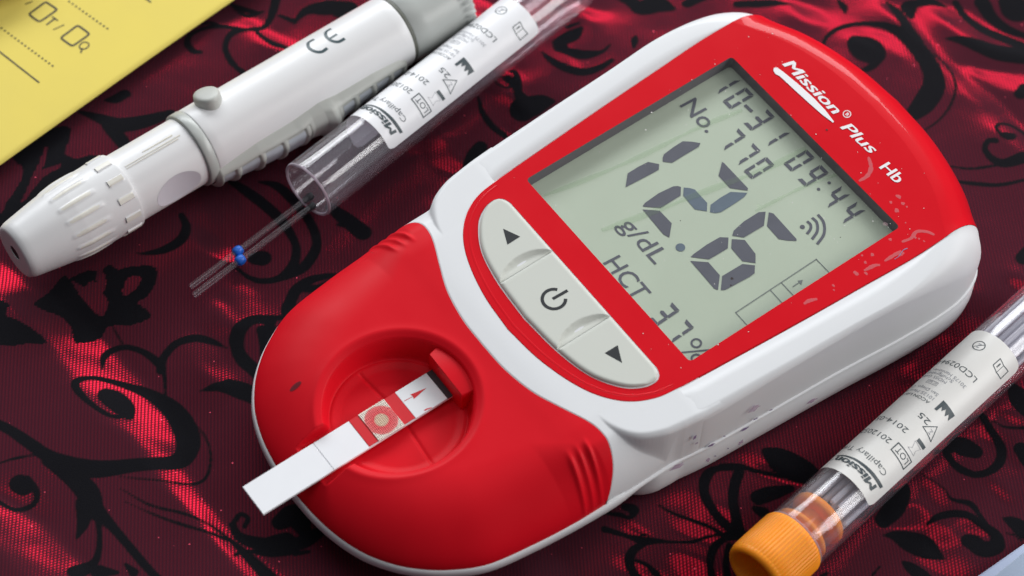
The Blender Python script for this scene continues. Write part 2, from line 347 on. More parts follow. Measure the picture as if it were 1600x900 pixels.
GX = np.concatenate([np.linspace(-30, -10.6, 60, endpoint=False), np.arange(-10.6, 10.2, 0.032), np.linspace(10.2, 30, 60)])
GY = np.concatenate([np.linspace(-24, -6.9, 50, endpoint=False), np.arange(-6.9, 8.4, 0.034), np.linspace(8.4, 30, 60)])
NX, NY = len(GX), len(GY)
# ---- the folds: a height field whose slopes follow the creases seen in the cloth
fold = []
def FO(s, ox, oy, *pts): fold.append([(ox+x/s, oy+y/s, w_/s) for x, y, w_ in pts])
FO(1,0,0,(-20,420,60),(20,455,50),(60,482,60),(105,520,64),(150,575,76),(190,625,84),(235,670,60),(262,735,44),(300,780,34),(335,822,28),(380,870,40),(410,905,50))
FO(1,0,0,(-10,800,50),(30,840,70),(70,880,70),(110,910,50)); FO(1,0,0,(296,345,16),(308,360,34),(335,385,36),(362,400,16)); FO(1,0,0,(368,352,12),(358,376,18),(352,392,12))
FO(1,0,0,(310,520,20),(325,548,36),(342,580,34),(350,592,14)); FO(1,0,0,(366,440,16),(382,455,40),(392,480,34),(398,500,14)); FO(1,0,0,(345,470,16),(355,485,26),(372,500,24))
FO(1,0,0,(338,22,20),(352,26,40),(385,30,30),(402,38,12)); FO(1,0,0,(404,46,16),(418,58,32),(440,66,26),(452,72,10)); FO(1,0,0,(640,232,10),(672,222,34),(685,240,38),(705,255,26),(720,262,10))
FO(1,0,0,(778,148,14),(792,170,34),(808,188,36),(818,200,14)); FO(1,0,0,(725,5,24),(750,14,44),(775,28,20)); FO(1,0,0,(800,118,6),(812,122,16)); FO(1,0,0,(905,12,14),(925,26,24),(945,22,12)); FO(1,0,0,(890,90,8),(897,102,12))
FO(1,0,0,(1415,8,16),(1420,30,30),(1432,52,30),(1448,70,18),(1458,84,12),(1470,104,10),(1478,116,8))
FO(1,0,0,(1468,12,30),(1500,25,56),(1540,52,52),(1580,66,40),(1612,74,30)); FO(1,0,0,(1520,108,14),(1550,122,34),(1585,128,46),(1615,130,40)); FO(1,0,0,(1495,110,20),(1506,135,30),(1530,150,44),(1552,180,56),(1572,200,52),(1590,222,40),(1605,245,30)); FO(1,0,0,(1495,120,24),(1515,150,20)); FO(1,0,0,(1526,180,14),(1534,200,30),(1530,225,14))
FO(1,0,0,(1238,8,20),(1262,22,44),(1285,32,20)); FO(1,0,0,(1382,4,16),(1398,18,24),(1408,34,12)); FO(1,0,0,(1362,52,14),(1382,62,26),(1400,78,20),(1408,92,8)); FO(1,0,0,(1478,92,8),(1482,110,14),(1484,150,10))
FO(1,0,0,(1525,478,24),(1505,500,50),(1482,530,44),(1455,560,34),(1432,582,24),(1415,592,10)); FO(1,0,0,(1582,440,14),(1590,450,20))
FO(1,0,0,(1048,778,16),(1068,786,46),(1090,803,42),(1112,818,30),(1140,832,8)); FO(1,0,0,(1045,800,10),(1062,814,22),(1085,826,22),(1102,832,8)); FO(1,0,0,(1102,842,8),(1115,841,14),(1124,836,6)); FO(1,0,0,(1066,868,16),(1080,882,34),(1098,898,36))
FO(1,0,0,(962,804,6),(980,818,14),(996,830,14),(1006,838,8)); FO(1,0,0,(1165,712,12),(1182,722,26),(1205,736,18),(1236,748,12),(1254,754,4)); FO(1,0,0,(1002,884,8),(1014,892,14),(1030,902,12)); FO(1,0,0,(838,868,16),(850,885,50),(872,900,44)); FO(1,0,0,(974,856,6),(972,876,14),(976,890,6)); FO(1,0,0,(1118,790,8),(1130,806,14),(1142,818,10))
FO(1,0,0,(1434,748,10),(1450,762,18),(1464,778,26),(1472,790,12)); FO(1,0,0,(1388,818,8),(1408,810,22),(1432,806,32),(1448,812,16)); FO(1,0,0,(1462,826,14),(1474,840,34),(1484,862,34),(1494,888,22)); FO(1,0,0,(1442,868,6),(1456,874,16),(1474,886,16)); FO(1,0,0,(1494,822,8),(1515,820,18),(1532,830,12))
FO(1,0,0,(1556,640,8),(1568,648,14),(1590,662,16)); FO(1,0,0,(1530,658,10),(1542,674,22),(1550,688,10)); FO(1,0,0,(1576,678,10),(1579,700,16),(1588,722,12)); FO(1,0,0,(1508,675,6),(1516,684,10)); FO(1,0,0,(1548,752,6),(1558,764,12),(1572,782,6))
FO(1,0,0,(150,590,10),(168,620,16)); FO(1,0,0,(1330,60,6),(1350,68,14),(1368,80,8))

hx = np.linspace(-16, 16, 512, endpoint=False); hy = np.linspace(-14, 14, 448, endpoint=False)
HX, HY = np.meshgrid(hx, hy)
Mf = np.zeros(HX.shape)
def splat(F, xs, ys, path, soft, amp=1.0):
    P = cat(path, 10) if len(path) > 1 else np.array(path)
    for x, y, w_ in P:
        c = un(x, y, 0); r = max(0.02, w_*S*0.56)
        i0, i1 = np.searchsorted(xs, [c[0]-r-soft*3, c[0]+r+soft*3]); j0, j1 = np.searchsorted(ys, [c[1]-r-soft*3, c[1]+r+soft*3])
        if i1 <= i0 or j1 <= j0: continue
        d = np.sqrt((xs[None, i0:i1]-c[0])**2+(ys[j0:j1, None]-c[1])**2)-r
        v = amp*np.clip(0.5-d/(2*soft), 0, 1)
        F[j0:j1, i0:i1] = np.maximum(F[j0:j1, i0:i1], v)
Mv = np.zeros(HX.shape)
for p in fold:
    mx_, my_ = p[len(p)//2][:2]
    near = (my_ > 600 and mx_ > 930) or (mx_ > 1425 and 430 < my_) or (640 < mx_ < 850 and 140 < my_ < 280)
    splat(Mv if near else Mf, hx, hy, p, 0.07)          # creases close beside the meter and tubes tip towards the room, the others to the window
def blur(F, sig):
    ky = np.fft.fftfreq(F.shape[0])[:, None]; kx = np.fft.fftfreq(F.shape[1])[None]
    return np.real(np.fft.ifft2(np.fft.fft2(F)*np.exp(-2*(pi*sig)**2*(kx**2+ky**2))))
SL = 0.42
nz1 = blur(rng.standard_normal(Mf.shape), 10); nz1 /= nz1.std(); nz2 = blur(rng.standard_normal(Mf.shape), 4); nz2 /= nz2.std()
nz3 = blur(rng.standard_normal(Mf.shape), 1.7); nz3 /= nz3.std(); nz4 = blur(rng.standard_normal(Mf.shape), 2.2); nz4 /= nz4.std()
Mm = blur(Mf, 0.8)*(1+0.12*nz2+0.16*nz3); Mw = blur(Mv, 0.8)*(1+0.12*nz2+0.14*nz3)
wide = np.clip(nz1*0.5+0.1, 0, 1)*0.05
gx = -SL*0.50*Mm+0.006*nz1+0.012*nz4+0.04*Mw; gy = -SL*0.86*Mm+0.006*nz2+0.014*nz3-wide+0.62*Mw
gx -= gx.mean(); gy -= gy.mean()
kx = 2*pi*np.fft.fftfreq(HX.shape[1], hx[1]-hx[0])[None]; ky = 2*pi*np.fft.fftfreq(HX.shape[0], hy[1]-hy[0])[:, None]
k2 = kx**2+ky**2; k2[0, 0] = 1
Hk = (-1j*kx*np.fft.fft2(gx)-1j*ky*np.fft.fft2(gy))/(k2+0.02); Hk[0, 0] = 0
Hh = np.real(np.fft.ifft2(Hk))
Hh -= np.percentile(Hh, 60); Hh = np.where(Hh > 0, 0.20*np.tanh(Hh/0.20), Hh)
def hsample(X, Y):
    fx = np.clip((X-hx[0])/(hx[1]-hx[0]), 0, len(hx)-1.001); fy = np.clip((Y-hy[0])/(hy[1]-hy[0]), 0, len(hy)-1.001)
    i = fx.astype(int); j = fy.astype(int); a = fx-i; b = fy-j
    v = (Hh[j, i]*(1-a)+Hh[j, i+1]*a)*(1-b)+(Hh[j+1, i]*(1-a)+Hh[j+1, i+1]*a)*b
    return v*np.clip((15.9-np.abs(X))/2, 0, 1)*np.clip((13.9-np.abs(Y))/2, 0, 1)
XX, YY = np.meshgrid(GX, GY)
flock_and_shade = np.zeros(XX.shape)
for p in exec_strokes: splat(flock_and_shade, GX, GY, p, 0.022)
for sign, pg in polys:
    P = np.array([un(x, y, 0)[:2] for x, y in cat([(a, b) for a, b in pg], 4, closed=True)])
    i0, i1 = np.searchsorted(GX, [P[:, 0].min(), P[:, 0].max()]); j0, j1 = np.searchsorted(GY, [P[:, 1].min(), P[:, 1].max()])
    px = XX[j0:j1, i0:i1]; py = YY[j0:j1, i0:i1]; ins = np.zeros(px.shape, bool)
    for a, b in zip(P, np.roll(P, -1, axis=0)):
        if a[1] == b[1]: continue
        c = ((a[1] > py) != (b[1] > py)) & (px < (b[0]-a[0])*(py-a[1])/(b[1]-a[1])+a[0]); ins ^= c
    if sign > 0: flock_and_shade[j0:j1, i0:i1][ins] = 1
    else: flock_and_shade[j0:j1, i0:i1][ins] = 0
# the same scrolls go on beyond what the picture shows
def outside(x, y): return not (-10.4 < x < 9.9 and -6.7 < y < 8.2)
for _ in range(260):
    cx, cy = rng.uniform(-29, 29), rng.uniform(-23, 29)
    if not outside(cx, cy): continue
    r0 = rng.uniform(0.6, 2.2); a0 = rng.uniform(0, 6.28); sg = rng.choice([-1, 1]); tt = np.linspace(0, 1, 60)
    ang = a0+sg*tt*rng.uniform(3.5, 6.5); rr = r0*(1-0.8*tt)
    for t_, (x, y) in zip(tt, zip(cx+rr*np.cos(ang), cy+rr*np.sin(ang))):
        if not outside(x, y): continue
        r = 0.10+0.16*sin(pi*min(1, t_*1.2))
        i0, i1 = np.searchsorted(GX, [x-r-.3, x+r+.3]); j0, j1 = np.searchsorted(GY, [y-r-.3, y+r+.3])
        d = np.hypot(GX[None, i0:i1]-x, GY[j0:j1, None]-y)-r
        if d.size: flock_and_shade[j0:j1, i0:i1] = np.maximum(flock_and_shade[j0:j1, i0:i1], np.clip(0.5-d/0.3, 0, 1))
ZZ = hsample(XX, YY)+0.0015*np.clip(flock_and_shade, 0, 1)
V = np.stack([XX.ravel(), YY.ravel(), ZZ.ravel()], 1)
me = bpy.data.meshes.new("tablecloth"); nv = NX*NY
idx = np.arange(nv).reshape(NY, NX); F = np.stack([idx[:-1, :-1], idx[:-1, 1:], idx[1:, 1:], idx[1:, :-1]], -1).reshape(-1, 4)
me.vertices.add(nv); me.vertices.foreach_set("co", V.ravel().astype(np.float32))
me.loops.add(F.size); me.loops.foreach_set("vertex_index", F.ravel().astype(np.int32))
me.polygons.add(len(F)); me.polygons.foreach_set("loop_start", (np.arange(len(F))*4).astype(np.int32))
me.polygons.foreach_set("loop_total", np.full(len(F), 4, np.int32)); me.update(calc_edges=True); me.shade_smooth()
at = me.attributes.new("flock_and_shade", 'FLOAT', 'POINT'); at.data.foreach_set("value", flock_and_shade.ravel().astype(np.float32))
cloth = bpy.data.objects.new("tablecloth", me); COL.objects.link(cloth)
tag(cloth, "dark red satin tablecloth with black flocked scrolls and flowers under everything", "tablecloth")
def cloth_material():
    M = bpy.data.materials.new("red_satin_with_flock"); M.use_nodes = True; t = M.node_tree; t.nodes.clear(); N = t.nodes.new; L = t.links.new
    out = N("ShaderNodeOutputMaterial"); tcn = N("ShaderNodeTexCoord")
    mp = N("ShaderNodeMapping"); mp.inputs["Rotation"].default_value = (0, 0, radians(-7)); L(tcn.outputs["Object"], mp.inputs[0])
    # warp ribs, broken up along their length into stitches
    wv = N("ShaderNodeTexWave"); wv.bands_direction = 'X'; wv.inputs["Scale"].default_value = 5.4; wv.inputs["Distortion"].default_value = 0.5
    wv.inputs["Detail"].default_value = 1; wv.inputs["Detail Scale"].default_value = 1.2; L(mp.outputs[0], wv.inputs[0])
    m2 = N("ShaderNodeMapping"); m2.inputs["Rotation"].default_value = (0, 0, radians(62)); L(tcn.outputs["Object"], m2.inputs[0])
    wt = N("ShaderNodeTexWave"); wt.bands_direction = 'X'; wt.inputs["Scale"].default_value = 6.2; wt.inputs["Distortion"].default_value = 0.8
    L(m2.outputs[0], wt.inputs[0])
    at_ = N("ShaderNodeAttribute"); at_.attribute_name = "flock_and_shade"
    ns = N("ShaderNodeTexNoise"); ns.inputs["Scale"].default_value = 9; ns.inputs["Detail"].default_value = 4; L(tcn.outputs["Object"], ns.inputs[0])
    ad = N("ShaderNodeMath"); ad.operation = 'MULTIPLY_ADD'; ad.inputs[1].default_value = 0.35; L(ns.outputs[0], ad.inputs[0]); L(at_.outputs["Fac"], ad.inputs[2])
    fm = N("ShaderNodeMapRange"); fm.inputs[1].default_value = 0.40; fm.inputs[2].default_value = 0.98; L(ad.outputs[0], fm.inputs[0])
    # glints
    vo = N("ShaderNodeTexVoronoi"); vo.inputs["Scale"].default_value = 16; L(mp.outputs[0], vo.inputs[0])
    gs = N("ShaderNodeSeparateColor"); L(vo.outputs["Color"], gs.inputs[0])
    # bump
    wm = N("ShaderNodeMapRange"); wm.inputs[3].default_value = 0.45; wm.inputs[4].default_value = 1.0; L(wt.outputs[1], wm.inputs[0])
    b1 = N("ShaderNodeMath"); b1.operation = 'MULTIPLY'; L(wm.outputs[0], b1.inputs[0]); L(wv.outputs[1], b1.inputs[1])
    n3 = N("ShaderNodeTexNoise"); n3.inputs["Scale"].default_value = 2.2; n3.inputs["Detail"].default_value = 4; L(tcn.outputs["Object"], n3.inputs[0])
    bp = N("ShaderNodeBump"); bp.inputs["Strength"].default_value = 0.55; bp.inputs["Distance"].default_value = 0.0026; L(b1.outputs[0], bp.inputs["Height"])
    bp2 = N("ShaderNodeBump"); bp2.inputs["Strength"].default_value = 0.8; bp2.inputs["Distance"].default_value = 0.005; L(n3.outputs[0], bp2.inputs["Height"]); L(bp.outputs[0], bp2.inputs["Normal"])
    df = N("ShaderNodeBsdfDiffuse"); 
    rc = N("ShaderNodeMix"); rc.data_type = 'RGBA'; rc.inputs[6].default_value = (0.048, 0.0135, 0.022, 1); rc.inputs[7].default_value = (0.062, 0.016, 0.026, 1)
    L(wv.outputs[1], rc.inputs[0]); L(rc.outputs[2], df.inputs[0]); L(bp.outputs[0], df.inputs["Normal"])
    gl = N("ShaderNodeBsdfAnisotropic"); gl.inputs["Roughness"].default_value = 0.18; gl.inputs["Anisotropy"].default_value = 0.0
    gc = N("ShaderNodeMix"); gc.data_type = 'RGBA'; gc.inputs[6].default_value = (0.50, 0.005, 0.022, 1); gc.inputs[7].default_value = (0.88, 0.014, 0.045, 1)
    L(b1.outputs[0], gc.inputs[0]); L(gc.outputs[2], gl.inputs[0]); L(bp2.outputs[0], gl.inputs["Normal"])
    mxs = N("ShaderNodeMixShader"); 
    gr = N("ShaderNodeMapRange"); gr.inputs[1].default_value = 0.0; gr.inputs[2].default_value = 0.95; gr.inputs[3].default_value = 0.03; gr.inputs[4].default_value = 0.27
    L(b1.outputs[0], gr.inputs[0]); L(gr.outputs[0], mxs.inputs[0]); L(df.outputs[0], mxs.inputs[1]); L(gl.outputs[0], mxs.inputs[2])
    # a few sparkle glints painted in as bright glossy dots
    sp = N("ShaderNodeMath"); sp.operation = 'GREATER_THAN'; sp.inputs[1].default_value = 0.994; L(gs.outputs[0], sp.inputs[0])
    dm = N("ShaderNodeMath"); dm.operation = 'LESS_THAN'; dm.inputs[1].default_value = 0.22; L(vo.outputs["Distance"], dm.inputs[0])
    sm = N("ShaderNodeMath"); sm.operation = 'MULTIPLY'; L(sp.outputs[0], sm.inputs[0]); L(dm.outputs[0], sm.inputs[1])
    g2 = N("ShaderNodeBsdfAnisotropic"); g2.inputs["Roughness"].default_value = 0.45; g2.inputs["Anisotropy"].default_value = 0.0; g2.inputs[0].default_value = (1.0, 0.12, 0.2, 1)
    ms = N("ShaderNodeMixShader"); s2 = N("ShaderNodeMath"); s2.operation = 'MULTIPLY'; s2.inputs[1].default_value = 0.5
    L(sm.outputs[0], s2.inputs[0]); L(s2.outputs[0], ms.inputs[0]); L(mxs.outputs[0], ms.inputs[1]); L(g2.outputs[0], ms.inputs[2])
    fl = N("ShaderNodeBsdfPrincipled"); fl.inputs["Base Color"].default_value = (0.004, 0.0038, 0.006, 1); fl.inputs["Roughness"].default_value = 0.95
    fl.inputs["Specular IOR Level"].default_value = 0.15
    n4 = N("ShaderNodeTexNoise"); n4.inputs["Scale"].default_value = 60; L(tcn.outputs["Object"], n4.inputs[0])
    bp4 = N("ShaderNodeBump"); bp4.inputs["Strength"].default_value = 0.6; bp4.inputs["Distance"].default_value = 0.01; L(n4.outputs[0], bp4.inputs["Height"]); L(bp4.outputs[0], fl.inputs["Normal"])
    mf = N("ShaderNodeMixShader"); L(fm.outputs[0], mf.inputs[0]); L(ms.outputs[0], mf.inputs[1]); L(fl.outputs[0], mf.inputs[2])
    L(mf.outputs[0], out.inputs[0]); return M
me.materials.append(cloth_material())

# ------------------------------------------------------------------ the meter
PSI = -0.8849; MX, MY = 3.2732, 0.563; TAU = 0.0577
U2 = np.array([cos(PSI), sin(PSI)]); V2 = np.array([-sin(PSI), cos(PSI)])
def P_(v): return 2.1+tan(TAU)*v
def dev(x, y, z):
    q = un(x, y, z)[:2]-[MX, MY]; return float(q@U2), float(q@V2)
def devp(x, y, off=0.0):
    z = 2.1
    for _ in range(6):
        a = dev(x, y, z); z = P_(a[1])+off
    return a
meter = empty("hemoglobin_meter", (MX, MY, 0)); meter.rotation_euler = (0, 0, PSI)
tag(meter, "red and white handheld blood meter with large grey-green display and three buttons", "meter")

def sstep(x): x = np.clip(x, 0, 1); return x*x*(3-2*x)
def half_to_full(h):                       # h: half outline from top centre over the right side to bottom centre
    h = np.asarray(h, float); l = h[1:-1][::-1].copy(); l[:, 0] *= -1
    return np.vstack([h, l])
def pieces(ctrls, counts):
    out = []
    for c, n in zip(ctrls, counts):
        r = resample(cat(c, 12), n+1); out.append(r[:-1])
    out.append(np.array([ctrls[-1][-1]], float)); return np.vstack(out)
CN = (60, 90, 60)
Qc = [[(0, 4.5), (1, 4.42), (2, 4.17), (2.62, 3.88), (2.80, 3.78)],
      [(2.80, 3.78), (3.16, 3.48), (3.37, 3.02), (3.44, 2.45), (3.42, 1.5), (3.34, 0.3), (3.27, -1.2), (3.21, -2.4), (3.14, -3.0)],
      [(3.14, -3.0), (3.06, -3.4), (2.86, -3.78), (2.5, -4.03), (2.0, -4.17), (1.1, -4.32), (0, -4.39)]]
Fc = [[(0, 3.52), (1, 3.45), (2, 3.20), (2.86, 2.74)],
      [(2.86, 2.74), (2.86, 2.0), (2.80, 1.0), (2.72, -0.3), (2.61, -1.8), (2.55, -2.6)],
      [(2.55, -2.6), (2.48, -3.08), (2.28, -3.48), (1.93, -3.80), (1.44, -4.03), (0.75, -4.20), (0, -4.27)]]
Qh = pieces(Qc, CN); Q0 = Qh.copy(); Fh = pieces(Fc, CN); NH = len(Qh); tH = np.arange(NH)
_dg = (Fh-Qh)/np.linalg.norm(Fh-Qh, axis=1)[:, None]      # the front corner is drawn by the skirt surface, so tuck this shell under it
Qh = Qh+_dg*(np.minimum(0.13, 0.6*np.linalg.norm(Fh-Qh, axis=1))*sstep((-2.65-Qh[:, 1])/0.45))[:, None]
gap = np.linalg.norm(Fh-Qh, axis=1); dirn = (Fh-Qh)/gap[:, None]
sm = lambda x: np.clip(x, 0, 1)**2*(3-2*np.clip(x, 0, 1))
wtop = 1-sm((tH-50)/48.0)                                    # 1 on the top end, 0 along the side
fr = sm((tH-(60+90-6))/66.0)                                # 0 on the side, 1 at the middle of the front
inset = np.minimum(gap*0.97, 0.11+wtop*(gap-0.11)); cor = sm((tH-118)/30.0)*(1-sm((tH-178)/20.0)); inset = inset+cor*0.05*(1-fr); inset = np.minimum(inset, gap*0.95)
inset = inset*(1-fr)+fr*0.10*gap/0.11*0.8
zst = (P_(Qh[:, 1])-0.13-cor*0.07)*(1-wtop)+wtop*0.98
zst = zst*(1-fr)+fr*(P_(Qh[:, 1])-0.05)
Ptop = P_(Qh[:, 1]+dirn[:, 1]*inset)
def qring(ins, z):
    xy = Qh+dirn*np.broadcast_to(ins, (NH,))[:, None]; return np.column_stack([xy, np.broadcast_to(z, (NH,))])
Ptop = Ptop-0.03*sstep((-2.75-Qh[:, 1])/0.3); zst = zst-0.03*sstep((-2.75-Qh[:, 1])/0.3)
body_half = [qring(0.0, 0.90), qring(0.0, 0.96), qring(0.0, np.maximum(0.97, 0.5*(0.96+zst))), qring(0.0, np.maximum(0.98, zst))]
for k in range(1, 15):
    ph = k/14*pi/2
    body_half.append(qring(inset*(1-cos(ph)), zst+(Ptop-zst)*sin(ph)))
r_in = np.column_stack([Fh, P_(Fh[:, 1])])
K = CN[0]
def wh_full(rings_half, cut0, cut1):       # rows restricted to a half range, made for both sides
    Vs, Fs = [], []
    for sgn in (1, -1):
        R = [np.asarray(r)[cut0:cut1].copy() for r in rings_half]
        for r in R: r[:, 0] *= sgn
        v, f = rings_mesh(R, closed=False)
        n = len(Vs); Vs += v; Fs += [tuple(i+n for i in (q if sgn < 0 else q[::-1])) for q in f]
    return Vs, Fs
r_mid = np.column_stack([Fh*0.5+(Qh+dirn*inset[:, None])*0.5, P_((Fh*0.5+(Qh+dirn*inset[:, None])*0.5)[:, 1])])
r_lip = np.column_stack([Fh-dirn*0.012, P_(Fh[:, 1])]); r_gr = np.column_stack([Fh, P_(Fh[:, 1])-0.06])
v, f = wh_full(body_half+[r_mid, r_lip, r_gr], K, NH)
def weld(o, d=0.0005):
    bm = bmesh.new(); bm.from_mesh(o.data); bmesh.ops.remove_doubles(bm, verts=bm.verts, dist=d)
    bmesh.ops.recalc_face_normals(bm, faces=bm.faces); bm.to_mesh(o.data); bm.free(); return o
upper = weld(link("upper_housing", v, f, M_white, meter))
# curved red end of the front panel
v, f = wh_full(body_half, 0, K+1)
# ---- red front panel: flat face with window and key openings, then the rounded end
HW, HH_ = 2.256, 2.241
def rrect(x0, y0, x1, y1, r, n=5):
    out = []
    for cx, cy, a in ((x1-r, y1-r, 0), (x0+r, y1-r, 90), (x0+r, y0+r, 180), (x1-r, y0+r, 270)):
        for k in range(n+1):
            t = radians(a+90*k/n); out.append((cx+r*cos(t), cy+r*sin(t)))
    return out
win = rrect(-HW, -HH_, HW, HH_, 0.07)
kc_h = [(0, -2.74), (1.2, -2.74), (2.02, -2.74), (2.16, -2.79), (2.235, -2.92), (2.19, -3.16), (1.98, -3.44), (1.5, -3.72), (0.83, -3.87), (0, -3.93)]
kh = np.vstack([resample(np.array(kc_h[:3]), 8)[:-1], resample(cat(kc_h[2:], 10), 40)])
keyo = half_to_full(kh)
inn = 0.02
Fo = Fh-0*dirn
fr_out = half_to_full(Fo+np.where((tH > K)[:, None], dirn*inn, 0))
pv, pf = tess(fr_out, [win, keyo])
LIFT = 0.012
vv = [(a, b, P_(b)+LIFT) for a, b in pv]
panel_v, panel_f = list(vv), [t if ((pv[t[1]][0]-pv[t[0]][0])*(pv[t[2]][1]-pv[t[0]][1])-(pv[t[1]][1]-pv[t[0]][1])*(pv[t[2]][0]-pv[t[0]][0])) > 0 else t[::-1] for t in pf]
def wall_ring(poly, z0off, z1off, inward=False):
    n = len(poly); vs = [(x, y, P_(y)+z0off) for x, y in poly]+[(x, y, P_(y)+z1off) for x, y in poly]
    fs = [(i, (i+1) % n, n+(i+1) % n, n+i) for i in range(n)]; return vs, fs
panel = link("front_panel", panel_v, panel_f, M_redg, meter, smooth=False)
# rounded end and the bevelled outer edge belong to the same moulding: joined into the panel
def join_into(o, v, f, smooth=True, matindex=0):
    me = o.data; bm = bmesh.new(); bm.from_mesh(me); nv = [bm.verts.new(tuple(p)) for p in v]
    for q in f:
        try: fc = bm.faces.new([nv[i] for i in q]); fc.smooth = smooth; fc.material_index = matindex
        except ValueError: pass
    bm.to_mesh(me); bm.free(); return o
end_r = [r.copy() for r in body_half]
end_r = [np.column_stack([r[:, 0], r[:, 1], r[:, 2]+LIFT*sm((r[:, 2]-1.4)/0.6)]) for r in end_r]
last = end_r[-1].copy(); last[:K+1, :2] = Fh[:K+1]; last[:, 2] = P_(last[:, 1])+LIFT; end_r[-1] = last
v, f = wh_full(end_r, 0, K+1); join_into(panel, v, f)
edge = half_to_full(np.vstack([Fo[K:]+dirn[K:]*inn]))
for sgn in (1, -1):
    a = Fh[K:]+dirn[K:]*inn; b = Fh[K:]+dirn[K:]*0.004
    R = [np.column_stack([a*[sgn, 1], P_(a[:, 1])+LIFT]), np.column_stack([(a*0.35+b*0.65)*[sgn, 1], P_(a[:, 1])+LIFT-0.005]), np.column_stack([b*[sgn, 1], P_(a[:, 1])-0.05])]
    v, f = rings_mesh(R, closed=False); join_into(panel, v, f if sgn > 0 else [q[::-1] for q in f])
weld(panel, 0.0008); sharp(panel, 40)
# shallow pressed line round the keys
g = Bag()
gl_ = np.array([(2.44, -2.72), (2.38, -3.05), (2.18, -3.42), (1.86, -3.70), (1.42, -3.91), (0.75, -4.07), (0, -4.14)])
gfull = half_to_full(resample(cat(gl_, 8), 40)); gfull = np.roll(gfull, 0, axis=0)
gr_path = np.vstack([resample(cat(gl_, 8), 40), resample(cat(gl_, 8), 40)[::-1][1:]*[-1, 1]])
R = []
for off, dz in ((-0.022, 0.0005), (0, -0.0), (0.0, 0.006), (0.022, 0.0005)):
    T_ = np.gradient(gr_path, axis=0); T_ /= np.linalg.norm(T_, axis=1)[:, None]; Nn = np.stack([-T_[:, 1], T_[:, 0]], 1)
    q = gr_path+Nn*off; R.append(np.column_stack([q, P_(q[:, 1])+LIFT+dz]))
v, f = rings_mesh([R[0], R[2], R[3]], closed=False); weld(link("pressed_ridge", v, f, M_redg, panel))
# walls of the window well
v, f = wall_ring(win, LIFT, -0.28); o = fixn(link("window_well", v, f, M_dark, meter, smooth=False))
bev = [(x*1.0, y*1.0) for x, y in win]
v1, f1 = wall_ring(keyo, LIFT, -0.10); fixn(link("key_well", v1, f1, M_redg, meter, smooth=False))
kb, kf = tess(keyo); link("key_bed", [(a, b, P_(b)-0.06) for a, b in kb], kf, M_seam, meter, smooth=False)
# display
LO = -0.25
Lc = rrect(-HW-0.06, -HH_-0.06, HW+0.06, HH_+0.06, 0.02)
lv, lf = tess(Lc); disp = link("display", [(a, b, P_(b)+LO) for a, b in lv], lf, M_lcd, meter, smooth=False); fixn(disp)
pane = link("display_window", [(a, b, P_(b)+0.004) for a, b in tess(win)[0]], tess(win)[1], M_glass, meter, smooth=False); fixn(pane)

def flat_part(name, bag, off, mtl, parent):
    v, f = bag.map(lambda a, b: (a, b, P_(b)+off))
    if getattr(bag, 'dz', None): v = [(x, y, z+d) for (x, y, z), d in zip(v, bag.dz)]
    return link(name, v, f, mtl, parent, smooth=False)
def Dl(x, y): return devp(x, y, LO+0.006)
# --- display segments
def crop(s, ox, oy): return lambda x, y: Dl(ox+x/s, oy+y/s)
c3 = crop(3.46, 960, 200)
big = {'a': [[(268, 142), (318, 104), (370, 71), (420, 74), (465, 81), (456, 101), (385, 143), (312, 188), (262, 182), (261, 160)],
             [(72, 245), (125, 212), (182, 183), (242, 195), (240, 225), (205, 245), (130, 284), (60, 320)]],
       'b': [[(582, 183), (594, 190), (722, 325), (720, 338), (672, 332), (625, 325), (563, 258)],
             [(155, 420), (165, 405), (240, 352), (318, 315), (340, 313), (360, 318), (358, 365), (250, 432), (200, 428), (155, 424)],
             [(152, 440), (200, 443), (245, 447), (310, 515), (297, 592), (265, 575)]],
       'B': [[(719, 350), (700, 374), (640, 415), (575, 455), (545, 460), (517, 455), (520, 415), (575, 375), (628, 345)],
             [(375, 322), (405, 324), (435, 332), (502, 405), (500, 450), (435, 440), (372, 365)]],
       'c': [[(835, 455), (860, 462), (985, 600), (985, 610), (935, 608), (888, 600), (825, 530)],
             [(818, 452), (808, 528), (750, 562), (700, 592), (637, 582), (645, 555), (700, 505), (780, 455)],
             [(635, 600), (705, 605), (763, 680), (763, 730), (692, 720), (632, 650)],
             [(617, 592), (613, 650), (512, 710), (412, 697), (430, 680), (500, 630), (570, 590)],
             [(410, 718), (508, 725), (570, 795), (560, 875), (540, 868)],
             [(760, 742), (758, 785), (730, 805), (600, 875), (575, 877), (583, 800), (692, 735)]]}
for key, lst in big.items():
    for pg_ in lst:
        b = Bag(); b.poly([c3(*p) for p in pg_]); flat_part("large_digit_segment", b, LO+0.006, M_segb if key == 'B' else M_seg, disp)
b = Bag(); cc = c3(357, 645); b.disc(cc, 0.082); flat_part("decimal_point", b, LO+0.006, M_segb, disp)
SEG7 = {'0': 'abcdef', '1': 'bc', '2': 'abged', '3': 'abgcd', '4': 'fgbc', '5': 'afgcd', '6': 'afgedc', '7': 'abc', '8': 'abcdefg', '9': 'abcdfg'}
